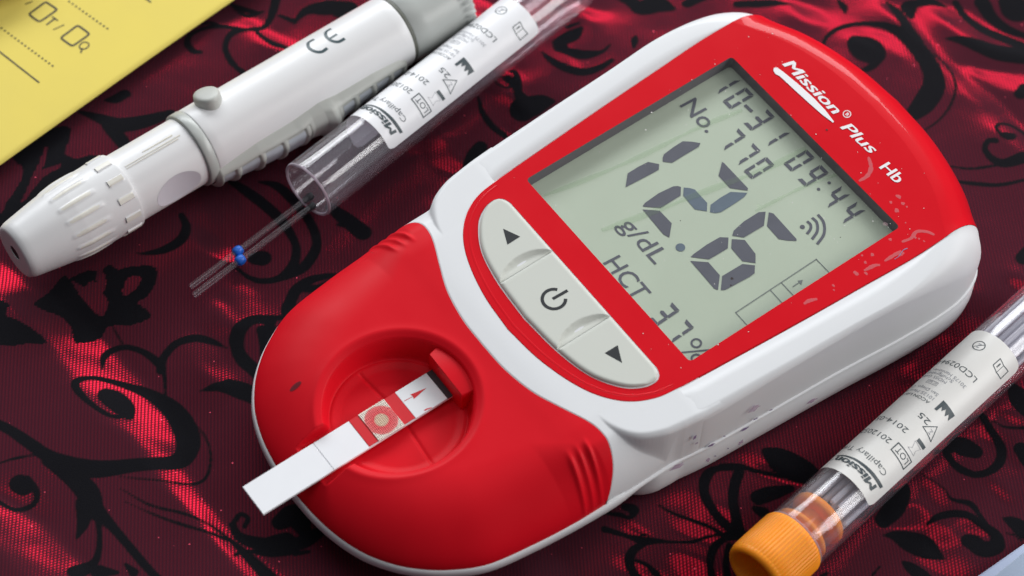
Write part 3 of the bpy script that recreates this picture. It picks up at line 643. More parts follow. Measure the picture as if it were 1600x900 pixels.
def segpolys(wd=0.17):
    g_ = 0.045; W = 1.0; H = 1.0; w2 = wd*1.0; wh = wd*0.40
    return {'a': [(g_, 1), (1-g_, 1), (1-g_-w2, 1-2*wh), (g_+w2, 1-2*wh)],
            'd': [(g_, 0), (1-g_, 0), (1-g_-w2, 2*wh), (g_+w2, 2*wh)],
            'g': [(g_*2, .5), (g_+w2, .5+wh), (1-g_-w2, .5+wh), (1-g_*2, .5), (1-g_-w2, .5-wh), (g_+w2, .5-wh)],
            'f': [(0, 1-g_*.6), (w2*1.5, 1-2*wh-g_), (w2*1.5, .5+wh), (0, .5+g_*.5)],
            'b': [(1, 1-g_*.6), (1-w2*1.5, 1-2*wh-g_), (1-w2*1.5, .5+wh), (1, .5+g_*.5)],
            'e': [(0, g_*.6), (w2*1.5, 2*wh+g_), (w2*1.5, .5-wh), (0, .5-g_*.5)],
            'c': [(1, g_*.6), (1-w2*1.5, 2*wh+g_), (1-w2*1.5, .5-wh), (1, .5-g_*.5)]}
SP = segpolys()
def digit(bag, ch, bl, right, up, s=1.0):
    bl, right, up = map(np.array, (bl, right, up)); 
    for k in SEG7[ch]:
        bag.poly([Dl(*(bl+right*x+up*y)) for x, y in SP[k]])
R_, U_ = (13.0, 13.2), (37.0, -22.0)
for ch, x, y in (('1', 1108, 134), ('0', 1128.5, 158), ('3', 1161, 191.5), ('1', 1186, 215.5), ('0', 1223.5, 255.3), ('9', 1245.5, 279), ('4', 1279.5, 312), ('4', 1303.5, 336.5)):
    b = Bag(); digit(b, ch, (x, y), R_, U_); flat_part("date_digit", b, LO+0.006, M_seg, disp)
b = Bag(); b.lines([Dl(1165.5, 165.5), Dl(1173.5, 173)], 0.062); flat_part("date_dash", b, LO+0.006, M_seg, disp)
for q in ((1295.5, 285.5), (1279, 295.5)): b = Bag(); b.disc(Dl(*q), 0.03); flat_part("time_dot", b, LO+0.006, M_seg, disp)
for ch, x, y in (('7', 1117, 222), ('7', 1140, 245), ('0', 1161.5, 267)):
    b = Bag(); digit(b, ch, (x, y), (13.2, 13.5), (36, -22.5)); flat_part("record_digit", b, LO+0.006, M_seg, disp)
for ch, x, y in (('3', 1012.5, 496.5), ('7', 1035, 523)):
    b = Bag(); digit(b, ch, (x, y), (13.0, 14.0), (37, -25)); flat_part("percent_digit", b, LO+0.006, M_seg, disp)
def lcd_text(txt, o_, x_, y_, bold=0.012, space=1.0, off=LO+0.006, mtl=None, parent=None, name="display_word", shear=0.0):
    b = Bag(); af = affine(o_, x_, y_); fnp = Dl if off < 0 else (lambda x, y: devp(x, y, off))
    put_text(b, txt, lambda s, t: fnp(*af(s, t)), bold, space, shear=shear); return flat_part(name, b, off, mtl or M_seg, parent or disp)
lcd_text("No.", (1062, 165), (1104, 208), (1088, 151), 0.006)
lcd_text("g/dL", (965, 351), (1023, 413.5), (992, 337), 0.002)
lcd_text("HCT", (942, 411), (993, 470), (969, 397), 0.004)
b = Bag()
def ringpx(cx, cy, r, w_):
    P = np.array([Dl(cx+r*cos(t)*1.0, cy+r*sin(t)*0.86) for t in np.linspace(0, 2*pi, 21)[:-1]]); b.stroke(P, w_, closed=True)
ringpx(1088, 536, 7.5, 0.035); ringpx(1088, 560, 7.5, 0.035); b.lines([Dl(1066, 550.5), Dl(1108, 546.5)], 0.028)
flat_part("percent_sign", b, LO+0.006, M_seg, disp)
b = Bag(); b.disc(Dl(1253.8, 354.4), 0.042)
for arc in ([(1261, 345.5), (1266.3, 350.5), (1266.5, 357.5), (1261, 365.5)], [(1269, 340), (1276.3, 347.5), (1277, 361), (1269, 373.7)], [(1278, 335), (1287, 347.5), (1287.5, 365.5), (1277, 381.5)]):
    b.stroke(resample(cat([Dl(*p) for p in arc], 8), 24), 0.048)
flat_part("signal_icon", b, LO+0.006, M_seg, disp)
c5 = crop(4.5, 1130, 320); b = Bag()
for l in ([(88, 757), (655, 382)], [(655, 382), (742, 472)], [(88, 757), (170, 848)], [(333, 600), (412, 687)], [(410, 548), (492, 635)], [(490, 575), (530, 548)]):
    b.lines([c5(*p) for p in l], 0.016)
b.poly([c5(560, 527), (c5(523, 533)), (c5(535, 548)), c5(548, 563)])
flat_part("strip_icon", b, LO+0.006, M_segf, disp)
# --- printing on the panel
PO = LIFT+0.003
def Dp(x, y): return devp(x, y, PO)
def c6(x, y): return (1190+x/3.913, 70+y/3.913)
def pt(txt, o_, x_, y_, wt, name, shear=0.0):
    b = Bag(); af = affine(c6(*o_), c6(*x_), c6(*y_)); bold_text(b, txt, lambda s, t: Dp(*af(s, t)), wt, 0.0, shear); return flat_part(name, b, PO, M_print_w, panel)
pt("Mission", (128, 122), (438, 424), (194, 90), 0.010, "maker_name", shear=0.12)
pt("Plus", (480, 507), (662, 665), (545, 474), 0.013, "model_name", shear=0.12)
pt("Hb", (718, 752), (822, 848), (782, 714), 0.018, "model_name", shear=0.0)
b = Bag(); P = np.array([Dp(*c6(522+23*cos(t), 423+21*sin(t))) for t in np.linspace(0, 2*pi, 25)[:-1]]); b.stroke(P, 0.014, closed=True)
af = affine(c6(510, 426), c6(524, 440), c6(528, 413)); put_text(b, "R", lambda s, t: Dp(*af(s, t)), 0.02)
flat_part("registered_mark", b, PO, M_print_w, panel)
b = Bag(); b.poly([Dp(*c6(*p)) for p in [(75, 142), (95, 140), (130, 165), (220, 238), (320, 328), (390, 402), (442, 470), (437, 478), (370, 428), (290, 358), (200, 276), (110, 192), (85, 180), (72, 160)]])
flat_part("swoosh_print", b, PO+0.0065, M_print_w, panel)
# dried smears on the panel
for pts, w_ in (([(1357, 245), (1361, 262), (1355, 275), (1342, 283)], 0.055), ([(1409, 378), (1424, 372), (1432, 362), (1448, 362), (1460, 367)], 0.045), ([(1350, 423), (1366, 415), (1375, 414)], 0.05), ([(1382, 408), (1398, 398), (1408, 392)], 0.05),
                ([(1256, 475), (1264, 470), (1277, 467)], 0.05), ([(1334, 424), (1341, 430)], 0.05), ([(1404, 400), (1412, 394)], 0.05)):
    b = Bag(); r = resample(cat([Dp(*p) for p in pts], 8), 16); ww = w_*(0.5+0.9*np.sin(np.linspace(0.2, 2.9, 16))+0.15*rng.standard_normal(16)); b.stroke(r, np.abs(ww))
    flat_part("dried_smear", b, PO+0.001, M_stain, panel)
b = Bag()
for x, y, r in ((1404, 307, .05), (1392, 316, .03), (1411, 318, .035), (1401, 329, .045), (1417, 323, .02), (1383, 350, .045), (1391, 374, .03), (1353, 427, .035), (1347, 399, .02), (1302, 446, .03), (1415, 348, .015), (1360, 303, .012), (1444, 377, .02), (1372, 286, .012), (1303, 453, .02), (1430, 371, .03), (1436, 373, .02), (1363, 398, .035), (1352, 410, .03)):
    c = Dp(x, y); b.poly([(c[0]+r*(1+0.25*sin(3*t+x))*cos(t), c[1]+r*(0.8+0.2*cos(2*t+y))*sin(t)) for t in np.linspace(0, 2*pi, 14)[:-1]])
flat_part("smear_spots", b, PO+0.001, M_stain, panel)['kind'] = 'stuff'
b = Bag(); r = resample(cat([Dp(1398, 405), Dp(1405, 400), Dp(1411, 391), Dp(1418, 388)], 6), 12); b.stroke(r, 0.011*(0.6+rng.random(12))); flat_part("ink_mark", b, PO+0.002, M_purple, panel)
# dust and specks on the panel, under and on the window
M_dust = mat("pale_dust", (0.62, 0.60, 0.58), 0.9); M_speck = mat("dark_speck", (0.03, 0.02, 0.02), 0.8)
M_greenish = clear("greenish_streak", tint=(0.97, 1.0, 0.96), rough=0.3, haze=0.06, hazecol=(0.45, 0.60, 0.38))
b = Bag()
for _ in range(150):
    x, y = rng.uniform(-2.8, 2.8), rng.uniform(-4.1, 3.3); r = 0.004+0.008*rng.random()**3
    if np.interp(y, [-4.2, -3.6, -2.6, 3.3], [0.6, 2.1, 2.45, 2.6]) < abs(x) or (-3.95 < y < -2.7): continue
    b.disc((x, y), r, 7)
flat_part("dust", b, PO+0.004, M_dust, panel)['kind'] = 'stuff'
for (x, y), r, m_ in (((1143.5, 435.5), .026, M_speck), ((1142, 446), .016, M_speck), ((1063, 345), .010, M_speck), ((1313, 371), .010, M_speck), ((1186, 322), .045, M_greenish), ((1292, 203), .018, M_speck), ((1018, 176), .014, M_dust), ((1009, 203), .014, M_dust)):
    b = Bag(); c_ = Dp(x, y); b.poly([(c_[0]+r*(1+.3*sin(3*t+x))*cos(t), c_[1]+r*sin(t)) for t in np.linspace(0, 2*pi, 11)[:-1]]); flat_part("speck", b, PO+0.004, m_, panel)
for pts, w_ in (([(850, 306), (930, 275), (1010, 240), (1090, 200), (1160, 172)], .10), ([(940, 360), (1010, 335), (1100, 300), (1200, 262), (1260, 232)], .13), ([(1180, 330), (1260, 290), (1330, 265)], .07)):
    b = Bag(); r = resample(cat([Dl(*p) for p in pts], 8), 40); b.stroke(r, w_*(0.4+0.6*np.abs(np.sin(np.linspace(0, 9, 40)))+0.1*rng.random(40))); flat_part("display_streak", b, LO+0.012, M_greenish, disp)  # faint greenish streaks just above the display
# --- keys
upv = kh[:0]
def key_hi(u): 
    a = abs(u); return -2.762 if a < 2.0 else np.interp(a, [2.0, 2.12, 2.19, 2.215], [-2.762, -2.80, -2.87, -2.94])
lo_pts = np.array([(0, -3.905), (0.83, -3.845), (1.5, -3.70), (1.96, -3.42), (2.165, -3.15), (2.215, -2.94)])
lo_c = cat(lo_pts, 12)
def key_lo(u): return float(np.interp(abs(u), lo_c[:, 0], lo_c[:, 1]))
def key(name, u0, u1, scoop):
    nu, nv_ = 70, 44; V_, F_ = [], []
    us = u0+(u1-u0)*(0.5-0.5*np.cos(np.linspace(0, pi, nu)))
    for u in us:
        a, b_ = key_lo(u), key_hi(u)
        for t in 0.5-0.5*np.cos(np.linspace(0, pi, nv_)):
            v_ = a+(b_-a)*t
            dd = min(v_-a, b_-v_, abs(u-u0) if abs(u0) < 2.2 else 9, abs(u1-u) if abs(u1) < 2.2 else 9)
            if abs(u) > 1.9: dd = min(dd, (2.217-abs(u))*0.9)
            e_ = min(1, max(0, dd)/0.07); z = 0.010+0.050*sqrt(max(0, 1-(1-e_)**2)) - (0.10 if dd < 1e-6 else 0)
            if scoop is not None:
                vc = (key_lo(scoop)+key_hi(scoop))/2; hl = (key_hi(scoop)-key_lo(scoop))/2-0.03
                s_ = (v_-vc)/hl
                if abs(s_) < 1:
                    wdt = 0.215*(1-s_*s_)**0.75+1e-4; q = (scoop-u)/wdt
                    if 0 <= q < 1: z -= 0.050*(1-(2*q-1)**2)**0.5*(1-s_*s_)**0.5*1.15
            V_.append((u, v_, P_(v_)+z))
    for i in range(nu-1):
        for j in range(nv_-1):
            a = i*nv_+j; F_.append((a, a+nv_, a+nv_+1, a+1))
    return link(name, V_, F_, M_btn, meter)
k1 = key("arrow_up_key", -2.216, -0.807, -0.807); k1['label'] = "grey key with a triangle at the upper end of the row"
k2 = key("power_key", -0.793, 0.793, 0.793); k2['label'] = "middle grey key with the power symbol"
k3 = key("arrow_down_key", 0.807, 2.216, None); k3['label'] = "grey key with a triangle at the lower end of the row"
KO = 0.0635
def Dk(x, y): return devp(x, y, KO)
def kc(x, y): return Dk(700+x/2.368, 280+y/2.368)
b = Bag(); b.poly([kc(204, 183), kc(267, 212), kc(220, 242)]); flat_part("triangle_print", b, KO, M_ink, k1)
b = Bag(); b.poly([kc(580, 643), kc(628, 614), kc(644, 679)]); flat_part("triangle_print", b, KO, M_ink, k3)
b = Bag(); cpw = np.array(kc(392, 443)); 
ends = [np.arctan2(*(np.array(kc(*p))-cpw)[::-1]) for p in ((405, 407), (435, 442))]
a0, a1 = ends[0], ends[1]
a1 = a1 if a1 > a0 else a1+2*pi
if a1-a0 < pi: a0, a1 = a1, a0+2*pi
rr_ = np.mean([np.linalg.norm(np.array(kc(*p))-cpw) for p in ((350, 443), (392, 478), (360, 415))])
b.stroke(np.array([cpw+rr_*np.array([cos(t), sin(t)]) for t in np.linspace(a0, a1, 40)]), 0.056)
b.lines([kc(392, 440), kc(438, 414)], 0.054); flat_part("power_symbol", b, KO, M_ink, k2)

# ---- red front shell with the round well, strip channel and slot block
nose_h = [(3.11, -4.5), (3.10, -5.15), (3.03, -5.92), (2.90, -6.70), (2.62, -7.27), (2.30, -7.68), (1.98, -7.96), (1.58, -8.2), (1.08, -8.37), (0.55, -8.46), (0, -8.49)]
def zr(v): return 0.90+0.022*np.minimum(0, v)
nose = cat(nose_h, 14)
full_half = np.vstack([cat(Qc[1], 10)[40:], [(3.13, -3.6)], nose])
outl = np.vstack([full_half, full_half[::-1]*[-1, 1]])
_zc = cat([(-8.6, 1.46), (-8.0, 1.50), (-7.3, 1.56), (-6.5, 1.62), (-5.6, 1.695), (-5.0, 1.76), (-4.65, 1.812), (-4.35, 1.848), (-3.9, 1.877), (-3.0, 1.928), (-2.0, 1.985)], 10)
def zc(v): return np.interp(v, _zc[:, 0], _zc[:, 1])
def seg_dist(X, Y, A, B):
    d = B-A; L2 = (d**2).sum()+1e-12; t = np.clip(((X-A[0])*d[0]+(Y-A[1])*d[1])/L2, 0, 1); return np.hypot(X-A[0]-t*d[0], Y-A[1]-t*d[1])
def Zf(X, Y):
    X = np.asarray(X, float); Y = np.asarray(Y, float); D = np.full(X.shape, 9.0)
    for A, B in zip(outl[:-1:2], outl[2::2]): D = np.minimum(D, seg_dist(X, Y, A, B))
    wd = np.interp(Y, [-8.5, -7, -5.2, -4.4], [1.55, 1.45, 1.20, 0.62])
    x = np.clip(D/wd, 0, 1)
    zb = zr(Y)+0.03; shoulder = 0.07*sstep((np.abs(X)-2.1)/0.7)*sstep((-3.4-Y)/0.5)*sstep((Y+4.9)/0.3)
    return zb+(zc(Y)-shoulder-zb)*(1-(1-x)**2.0)**0.60
VB = np.array([(0, -4.76), (0.6, -4.74), (1.2, -4.63), (1.7, -4.44), (2.1, -4.27), (2.36, -4.19), (2.62, -4.18), (2.88, -4.26), (3.04, -4.38), (3.12, -4.50)])
vbc = cat(VB, 10)
def vb(u): return np.interp(np.abs(u), vbc[:, 0], vbc[:, 1])
CC = np.array([0.02, -6.44])
bl_ = np.vstack([nose[::-1]*[-1, 1], nose[1:]*1.0])        # placeholder ordering below
right = nose; top_line = vbc[::-1]                          # (3.12..0)
out_poly = np.vstack([[(0, -8.52)], nose[::-1][1:], top_line[1:], (vbc*[-1, 1])[1:], (nose*[-1, 1])[1:-1]])
ang = np.arctan2(out_poly[:, 1]-CC[1], out_poly[:, 0]-CC[0]); o_ = np.argsort(ang); ang = ang[o_]; rad = np.hypot(*(out_poly[o_]-CC).T)
NA = 1300
TH = np.linspace(-pi, pi, NA, endpoint=False)
RO = np.interp(TH, np.r_[ang-2*pi, ang, ang+2*pi], np.r_[rad, rad, rad])
rs_a = np.r_[np.linspace(0.02, 1.05, 16), np.linspace(1.08, 1.56, 34)]
tt = np.linspace(0, 1, 66)[1:]; tt = 1-(1-tt)**1.35
RR = [np.full(NA, r) for r in rs_a]+[1.56+(RO-1.56)*t for t in tt]
def front_z(X, Y):
    z0 = Zf(X, Y); r = np.hypot(X-CC[0], Y-CC[1])
    floor = 1.135+0.01*np.clip(1-r/1.1, 0, 1)
    groove = 0.022*np.exp(-(((Y-CC[1])-0.05+0.10*np.abs(X))/0.035)**2)*(r < 1.08)
    floor = floor-groove
    rim = 0.009*np.exp(-((r-1.35)/0.09)**2)               # soft raised lip outside the well
    wall = sstep((r-1.11)/0.15)                            # 0 inside, 1 outside
    lip = sstep((r-1.20)/0.20)
    ztop = z0+rim-0.07*(1-lip)
    z = floor*(1-wall)+ztop*wall
    ringstep = 0.035*sstep((r-1.01)/0.03)*(1-sstep((r-1.10)/0.05)); z = z+ringstep*(1-wall)
    # channel towards the nose
    ch = (1-sstep((np.abs(X)-0.40)/0.06))*(Y < CC[1])*sstep((r-1.0)/0.1)
    chz = np.minimum(z, 1.165)
    z = z*(1-ch)+chz*ch
    # grip ribs at both shoulders
    ax = np.abs(X); rb = 0
    for v0 in (-4.60, -4.765, -4.93):
        vv_ = v0+0.17*np.clip(3.1-ax, 0, 1.0)
        rb = rb+np.exp(-((Y-vv_)/0.038)**2)
    z = z+0.05*rb*sstep((ax-2.30)/0.35)*sstep((3.13-ax)/0.03)
    return z
rings = []
for R0 in RR:
    X = CC[0]+R0*np.cos(TH); Y = CC[1]+R0*np.sin(TH); rings.append(np.column_stack([X, Y, front_z(X, Y)]))
lastr = rings[-1].copy(); lastr[:, 2] -= 0.05; rings.append(lastr)
v, f = rings_mesh(rings, closed=True, cap0=True); shell = fixn(link("front_shell", v, f, M_red, meter))
# block with the slot that takes the strip
bp_ = [(-0.47, -5.50), (-0.535, -5.27)]+[(0.535*sin(t), -5.27+0.17*cos(t)) for t in np.linspace(-1.35, 1.35, 13)]+[(0.535, -5.27), (0.49, -5.52)]
bp_ = np.array(bp_[::-1]); bc = np.array([0, -5.33]); R = []
for k_, z_ in ((1.0, 1.02), (1.0, 1.575), (0.985, 1.60), (0.955, 1.612)): R.append(np.column_stack([bc+(bp_-bc)*k_, z_+0.03*(bp_[:, 1]+5.3)*(z_ > 1.2)]))
v, f = rings_mesh(R, closed=True, cap1=True); sb_ = sharp(fixn(link("strip_socket", v, f, M_red, shell)), 50)
# little dark bruise on the shell
b = Bag(); c0 = dev(462, 606, 1.35)
bx, by = c0; P = [(bx+0.05*cos(t), by+0.11*sin(t)) for t in np.linspace(0, 2*pi, 13)[:-1]]
zz = front_z(np.array([p[0] for p in P]), np.array([p[1] for p in P]))
link("scuff_mark", [(p[0], p[1], z+0.006) for p, z in zip(P, zz)], [tuple(range(12))], clear("scuff", tint=(.6, .5, .55), haze=.25, hazecol=(.15, .08, .1)), shell)
# ---- white skirt between the front shell and the raised housing
ns, nr = 261, 120; svals = np.sin(np.linspace(-pi/2, pi/2, ns)); V_ = []
_rs = Q0[(tH > 75) & (tH < 185)][::-1]; _rv = _rs[:, 1]; _rw = np.maximum(3.115, _rs[:, 0])
for s_ in svals:
    for k in range(nr):
        t = (k/(nr-1)); v0 = float(vb(3.12*s_)); v_ = v0+(-2.3-v0)*t; W_ = np.interp(v_, _rv, _rw)+0.003-0.012*float(sstep(np.array((v_+2.80)/0.30)))
        V_.append((W_*s_, v_, 0.0))
V_ = np.array(V_); qf = half_to_full(Q0); Dd = np.full(len(V_), 9.0); ins_ = np.zeros(len(V_), bool)
for A_, B_ in zip(qf, np.roll(qf, -1, axis=0)):
    if min(A_[1], B_[1]) < -1.0: Dd = np.minimum(Dd, seg_dist(V_[:, 0], V_[:, 1], A_, B_))
    if A_[1] != B_[1]: ins_ ^= ((A_[1] > V_[:, 1]) != (B_[1] > V_[:, 1])) & (V_[:, 0] < (B_[0]-A_[0])*(V_[:, 1]-A_[1])/(B_[1]-A_[1])+A_[0])
tt_ = np.where(ins_, Dd, -Dd); arc_ = 0.13*(1-np.sqrt(1-(1-np.clip(tt_/0.11, 0, 1))**2)); out_ = np.clip(-tt_/0.03, 0, 1)
zf_ = Zf(V_[:, 0], V_[:, 1]); pp_ = P_(V_[:, 1])+0.001
V_[:, 2] = np.maximum(zf_, (pp_-arc_)*(1-out_)+zf_*out_)+0.002-0.010*sstep((V_[:, 1]+2.80)/0.30)
V_[::nr, 2] -= 0.02
edge_drop = []
F_ = [(i*nr+k, (i+1)*nr+k, (i+1)*nr+k+1, i*nr+k+1) for i in range(ns-1) for k in range(nr-1)]
Vl = [tuple(p) for p in V_]
for i_ in (0, ns-1):                                        # side walls down to the seam
    b0 = len(Vl)
    for k in range(nr): p = Vl[i_*nr+k]; Vl.append((p[0], p[1], min(p[2]-0.01, float(zr(np.array(p[1])))-0.03)))
    F_ += [(i_*nr+k, i_*nr+k+1, b0+k+1, b0+k) for k in range(nr-1)]
fixn(link("housing_skirt", Vl, F_, M_white, meter))
# ---- lower shell: thin rim that runs all round
Lh = np.vstack([cat(Qc[0], 8), cat(Qc[1], 8)[1:], [(3.13, -3.7)], cat([(3.13, -4.5)]+nose_h[1:], 8)]); Lh = resample(Lh, 170)
Lf = half_to_full(Lh)
def nrm(P):
    T_ = np.roll(P, -1, axis=0)-np.roll(P, 1, axis=0); T_ /= np.linalg.norm(T_, axis=1)[:, None]; return np.stack([-T_[:, 1], T_[:, 0]], 1)
Nl = nrm(Lf)
if (Nl[10]@(Lf[10]-[0, 0])) < 0: Nl = -Nl
nosew = sstep((-3.6-Lf[:, 1])/0.8)
def lring(off, z): o2 = np.broadcast_to(off, (len(Lf),)); z = z+(zr(Lf[:, 1])-0.9); return np.column_stack([Lf+Nl*o2[:, None], np.broadcast_to(z, (len(Lf),))])
R = [lring(-0.25, 0.90), lring(0.012-0.012*nosew, 0.925), lring(0.030-0.005*nosew, 0.905), lring(0.036+0.0*nosew, 0.87), lring(0.026+0.03*nosew, 0.845-0.07*nosew), lring(-0.30, 0.70-0.15*nosew), lring(-1.2, 0.6-0.12*nosew)]
v, f = rings_mesh(R, closed=True, cap1=True); fixn(link("lower_rim", v, f, M_white, meter))
# ---- base block standing on the cloth
Bh = np.vstack([cat(Qc[0], 8), cat(Qc[1], 8)[1:], cat([(3.14, -3.2), (3.10, -3.5), (2.93, -3.78), (2.6, -3.92), (1.6, -3.97), (0, -3.98)], 8)]); Bh = resample(Bh, 170)
Bf = half_to_full(Bh); Nb = nrm(Bf)
if (Nb[10]@Bf[10]) < 0: Nb = -Nb
def bring(off, z): return np.column_stack([Bf+Nb*off, np.full(len(Bf), z)])
R = [bring(-0.02, 0.86), bring(0.008, 0.80), bring(0.035, 0.6), bring(0.04, 0.4), bring(0.02, 0.22), bring(-0.04, 0.10), bring(-0.14, 0.03), bring(-0.3, 0.005)]
v, f = rings_mesh(R, closed=True, cap1=True); base = fixn(link("base_shell", v, f, M_white, meter))
# purple stains on the right flank of the base and housing
def flank(px, py):
    # point on the flank seen at this pixel (right side, outline half Qh)
    best = None; rd = ray(px, py)
    for t in np.linspace(50, 60, 900):
        p = CAM+rd*(t-12+0); q = p[:2]-[MX, MY]; u, v_ = q@U2, q@V2
        um = np.interp(v_, [-3.2, -2.4, -1.2, 0.3, 1.5, 2.4], [3.12, 3.21, 3.27, 3.34, 3.42, 3.44])+0.04
        if abs(u-um) < 0.03 and 0.05 < p[2] < 1.7: return (um+0.006, v_, p[2])
    return None
for (x, y, w_, h_, mt, an) in ((1165, 672, 16, 2.6, M_purple, -.5), (1113, 697, 15, 2.6, M_purple, -.5), (1090, 694, 6, 1.6, M_purple, -.6), (1133, 683, 5, 1.5, M_purple, 0), (1139, 702, 3, 1.5, M_purple, 0), (1119, 714, 3, 1.5, M_purple, 0),
                              (1182, 656, 9, 2, M_purple, -.5), (1206, 642, 7, 1.5, M_purple, -.4), (1159, 693, 12, 4, M_purplef, -.8), (1108, 720, 8, 5, M_purplef, -.8), (1060, 730, 26, 6, M_purplef, -.5), (1180, 640, 22, 6, M_purplef, -.6), (1270, 628, 20, 4, M_purplef, -.5), (1087, 685, 10, 3, M_purple, -.9)):
    P = []
    for t in np.linspace(0, 2*pi, 15)[:-1]:
        dx, dy = w_*0.45*cos(t)*(1+.3*sin(5*t+x)), h_*0.5*sin(t)*(1+.3*cos(4*t+y))
        q = flank(x+dx*cos(an)-dy*sin(an), y+dx*sin(an)+dy*cos(an))
        if q: P.append(q)
    if len(P) > 5: link("ink_smudge", P, [tuple(range(len(P)))], mt, base, smooth=False)

# ------------------------------------------------------------------ test strip
strip = empty("test_strip", (MX, MY, 0)); strip.rotation_euler = (0, 0, PSI)
tag(strip, "white test strip with red bands and a mesh pad, pushed into the meter", "test strip")
SZ = 1.25
v_t, v_f = -9.26, -5.47
def sx_(v_): return 0.045+(v_-v_t)/(v_f-v_t)*(-0.07-0.045)
def strip_box(name, va, vb_, z0, z1, mt, ua=-0.305, ub=0.305, parent=None):
    P = [(sx_(va)+ua, va), (sx_(va)+ub, va), (sx_(vb_)+ub, vb_), (sx_(vb_)+ua, vb_)]
    bm = bmesh.new(); vs = [bm.verts.new((x, y, z)) for z in (z0, z1) for x, y in P]
    for q in ((3, 2, 1, 0), (4, 5, 6, 7), (0, 1, 5, 4), (1, 2, 6, 5), (2, 3, 7, 6), (3, 0, 4, 7)): bm.faces.new([vs[i] for i in q])
    bmesh.ops.bevel(bm, geom=[e for e in bm.edges], offset=0.004, segments=1, affect='EDGES')
    mm = bpy.data.meshes.new(name); bm.to_mesh(mm); bm.free(); mm.materials.append(mt)
    o = bpy.data.objects.new(name, mm); COL.objects.link(o); o.parent = parent or strip; return o
strip_box("backing_strip", v_t, v_f+0.0, SZ-0.035, SZ, M_strip)
strip_box("handle_film", v_t+0.0, -7.90, SZ+0.002, SZ+0.014, M_strip)
strip_box("adhesive_film", -7.885, -7.19, SZ+0.002, SZ+0.012, M_strip)
strip_box("red_band", -7.185, -7.005, SZ+0.002, SZ+0.016, M_stripred, ub=0.285)
strip_box("red_band", -6.485, -6.262, SZ+0.002, SZ+0.016, M_stripred, ub=0.285)
strip_box("white_film", -6.26, -5.62, SZ+0.002, SZ+0.018, M_striptop, ub=0.30)
strip_box("black_end", -5.615, v_f, SZ+0.002, SZ+0.02, M_stripblk)
# woven pad: warp and weft cords
def pad_material(name, kind_):
    M = bpy.data.materials.new(name); M.use_nodes = True; t = M.node_tree; b = t.nodes["Principled BSDF"]; b.inputs["Roughness"].default_value = 0.6
    tcn = t.nodes.new("ShaderNodeTexCoord"); mp = t.nodes.new("ShaderNodeMapping")
    mp.inputs["Location"].default_value = (-(sx_(-6.75)-0.0)/0.235, 6.745/0.235, 0); mp.inputs["Scale"].default_value = (1/0.235, 1/0.235, 0)
    ln = t.nodes.new("ShaderNodeVectorMath"); ln.operation = 'LENGTH'; t.links.new(tcn.outputs["Object"], mp.inputs[0]); 
    ns_ = t.nodes.new("ShaderNodeTexNoise"); ns_.inputs["Scale"].default_value = 9; t.links.new(tcn.outputs["Object"], ns_.inputs[0])
    t.links.new(mp.outputs[0], ln.inputs[0]); ad = t.nodes.new("ShaderNodeMath"); ad.operation = 'MULTIPLY_ADD'; ad.inputs[1].default_value = 0.14; ad.inputs[2].default_value = 0
    ad2 = t.nodes.new("ShaderNodeMath"); ad2.operation = 'ADD'; t.links.new(ns_.outputs[0], ad.inputs[0]); t.links.new(ad.outputs[0], ad2.inputs[0]); t.links.new(ln.outputs["Value"], ad2.inputs[1])
    cr_ = t.nodes.new("ShaderNodeValToRGB"); e = cr_.color_ramp.elements
    e[0].position = 0.40; e[0].color = (0.78, 0.60, 0.44, 1); e[1].position = 0.49; e[1].color = (0.88, 0.10, 0.12, 1)
    q = e.new(0.93); q.color = (0.90, 0.22, 0.22, 1); q = e.new(1.0); q.color = (0.88, 0.82, 0.73, 1)
    mdd = t.nodes.new("ShaderNodeMath"); mdd.operation = 'MULTIPLY'; mdd.inputs[1].default_value = 0.78; t.links.new(ad2.outputs[0], mdd.inputs[0])
    t.links.new(mdd.outputs[0], cr_.inputs[0]); t.links.new(cr_.outputs[0], b.inputs["Base Color"]); return M
Mp = pad_material("stained_mesh_pad", 0)
pb = Bag(); V_, F_ = [], []
def cord(a, b_, r, wave, n, ph):
    base_ = len(V_); a = np.array(a); b_ = np.array(b_); d = (b_-a)/np.linalg.norm(b_-a); nn = np.array([-d[1], d[0], 0])
    for i in range(n+1):
        c = a+(b_-a)*i/n; c = c+[0, 0, wave*cos(pi*i+ph)]
        for k in range(5):
            t = 2*pi*k/5; V_.append(tuple(c+r*cos(t)*nn+[0, 0, r*sin(t)]))
    for i in range(n):
        for k in range(5):
            F_.append((base_+i*5+k, base_+i*5+(k+1) % 5, base_+(i+1)*5+(k+1) % 5, base_+(i+1)*5+k))
n1, n2 = 20, 17
for i in range(n1):
    u = -0.292+0.584*i/(n1-1); cord((sx_(-7.0)+u, -7.0, SZ+0.024), (sx_(-6.49)+u, -6.49, SZ+0.024), 0.009, 0.005, n2*2-2, pi*i)
for j in range(n2):
    v_ = -6.99+0.495*j/(n2-1); cord((sx_(v_)-0.305, v_, SZ+0.024), (sx_(v_)+0.305, v_, SZ+0.024), 0.009, 0.005, n1*2-2, pi*(j+1))
wp = link("mesh_pad", V_, F_, Mp, strip)
strip_box("pad_backing", -7.003, -6.487, SZ+0.001, SZ+0.008, mat("pad_backing_film", (0.45, 0.12, 0.11), 0.7), ua=-0.29, ub=0.29)  # dull red film under the mesh
def Ds(x, y): return dev(x, y, SZ+0.021)
def cs(x, y): return Ds(560+x/5.625, 560+y/5.625)
b = Bag(); b.lines([cs(404, 374), cs(482, 332)], 0.010); b.poly([cs(600, 258), cs(455, 318), cs(478, 330), cs(487, 357)])
v, f = b.map(lambda x, y: (x, y, SZ+0.0205)); link("arrow_print", v, f, M_stripred, strip, smooth=False)
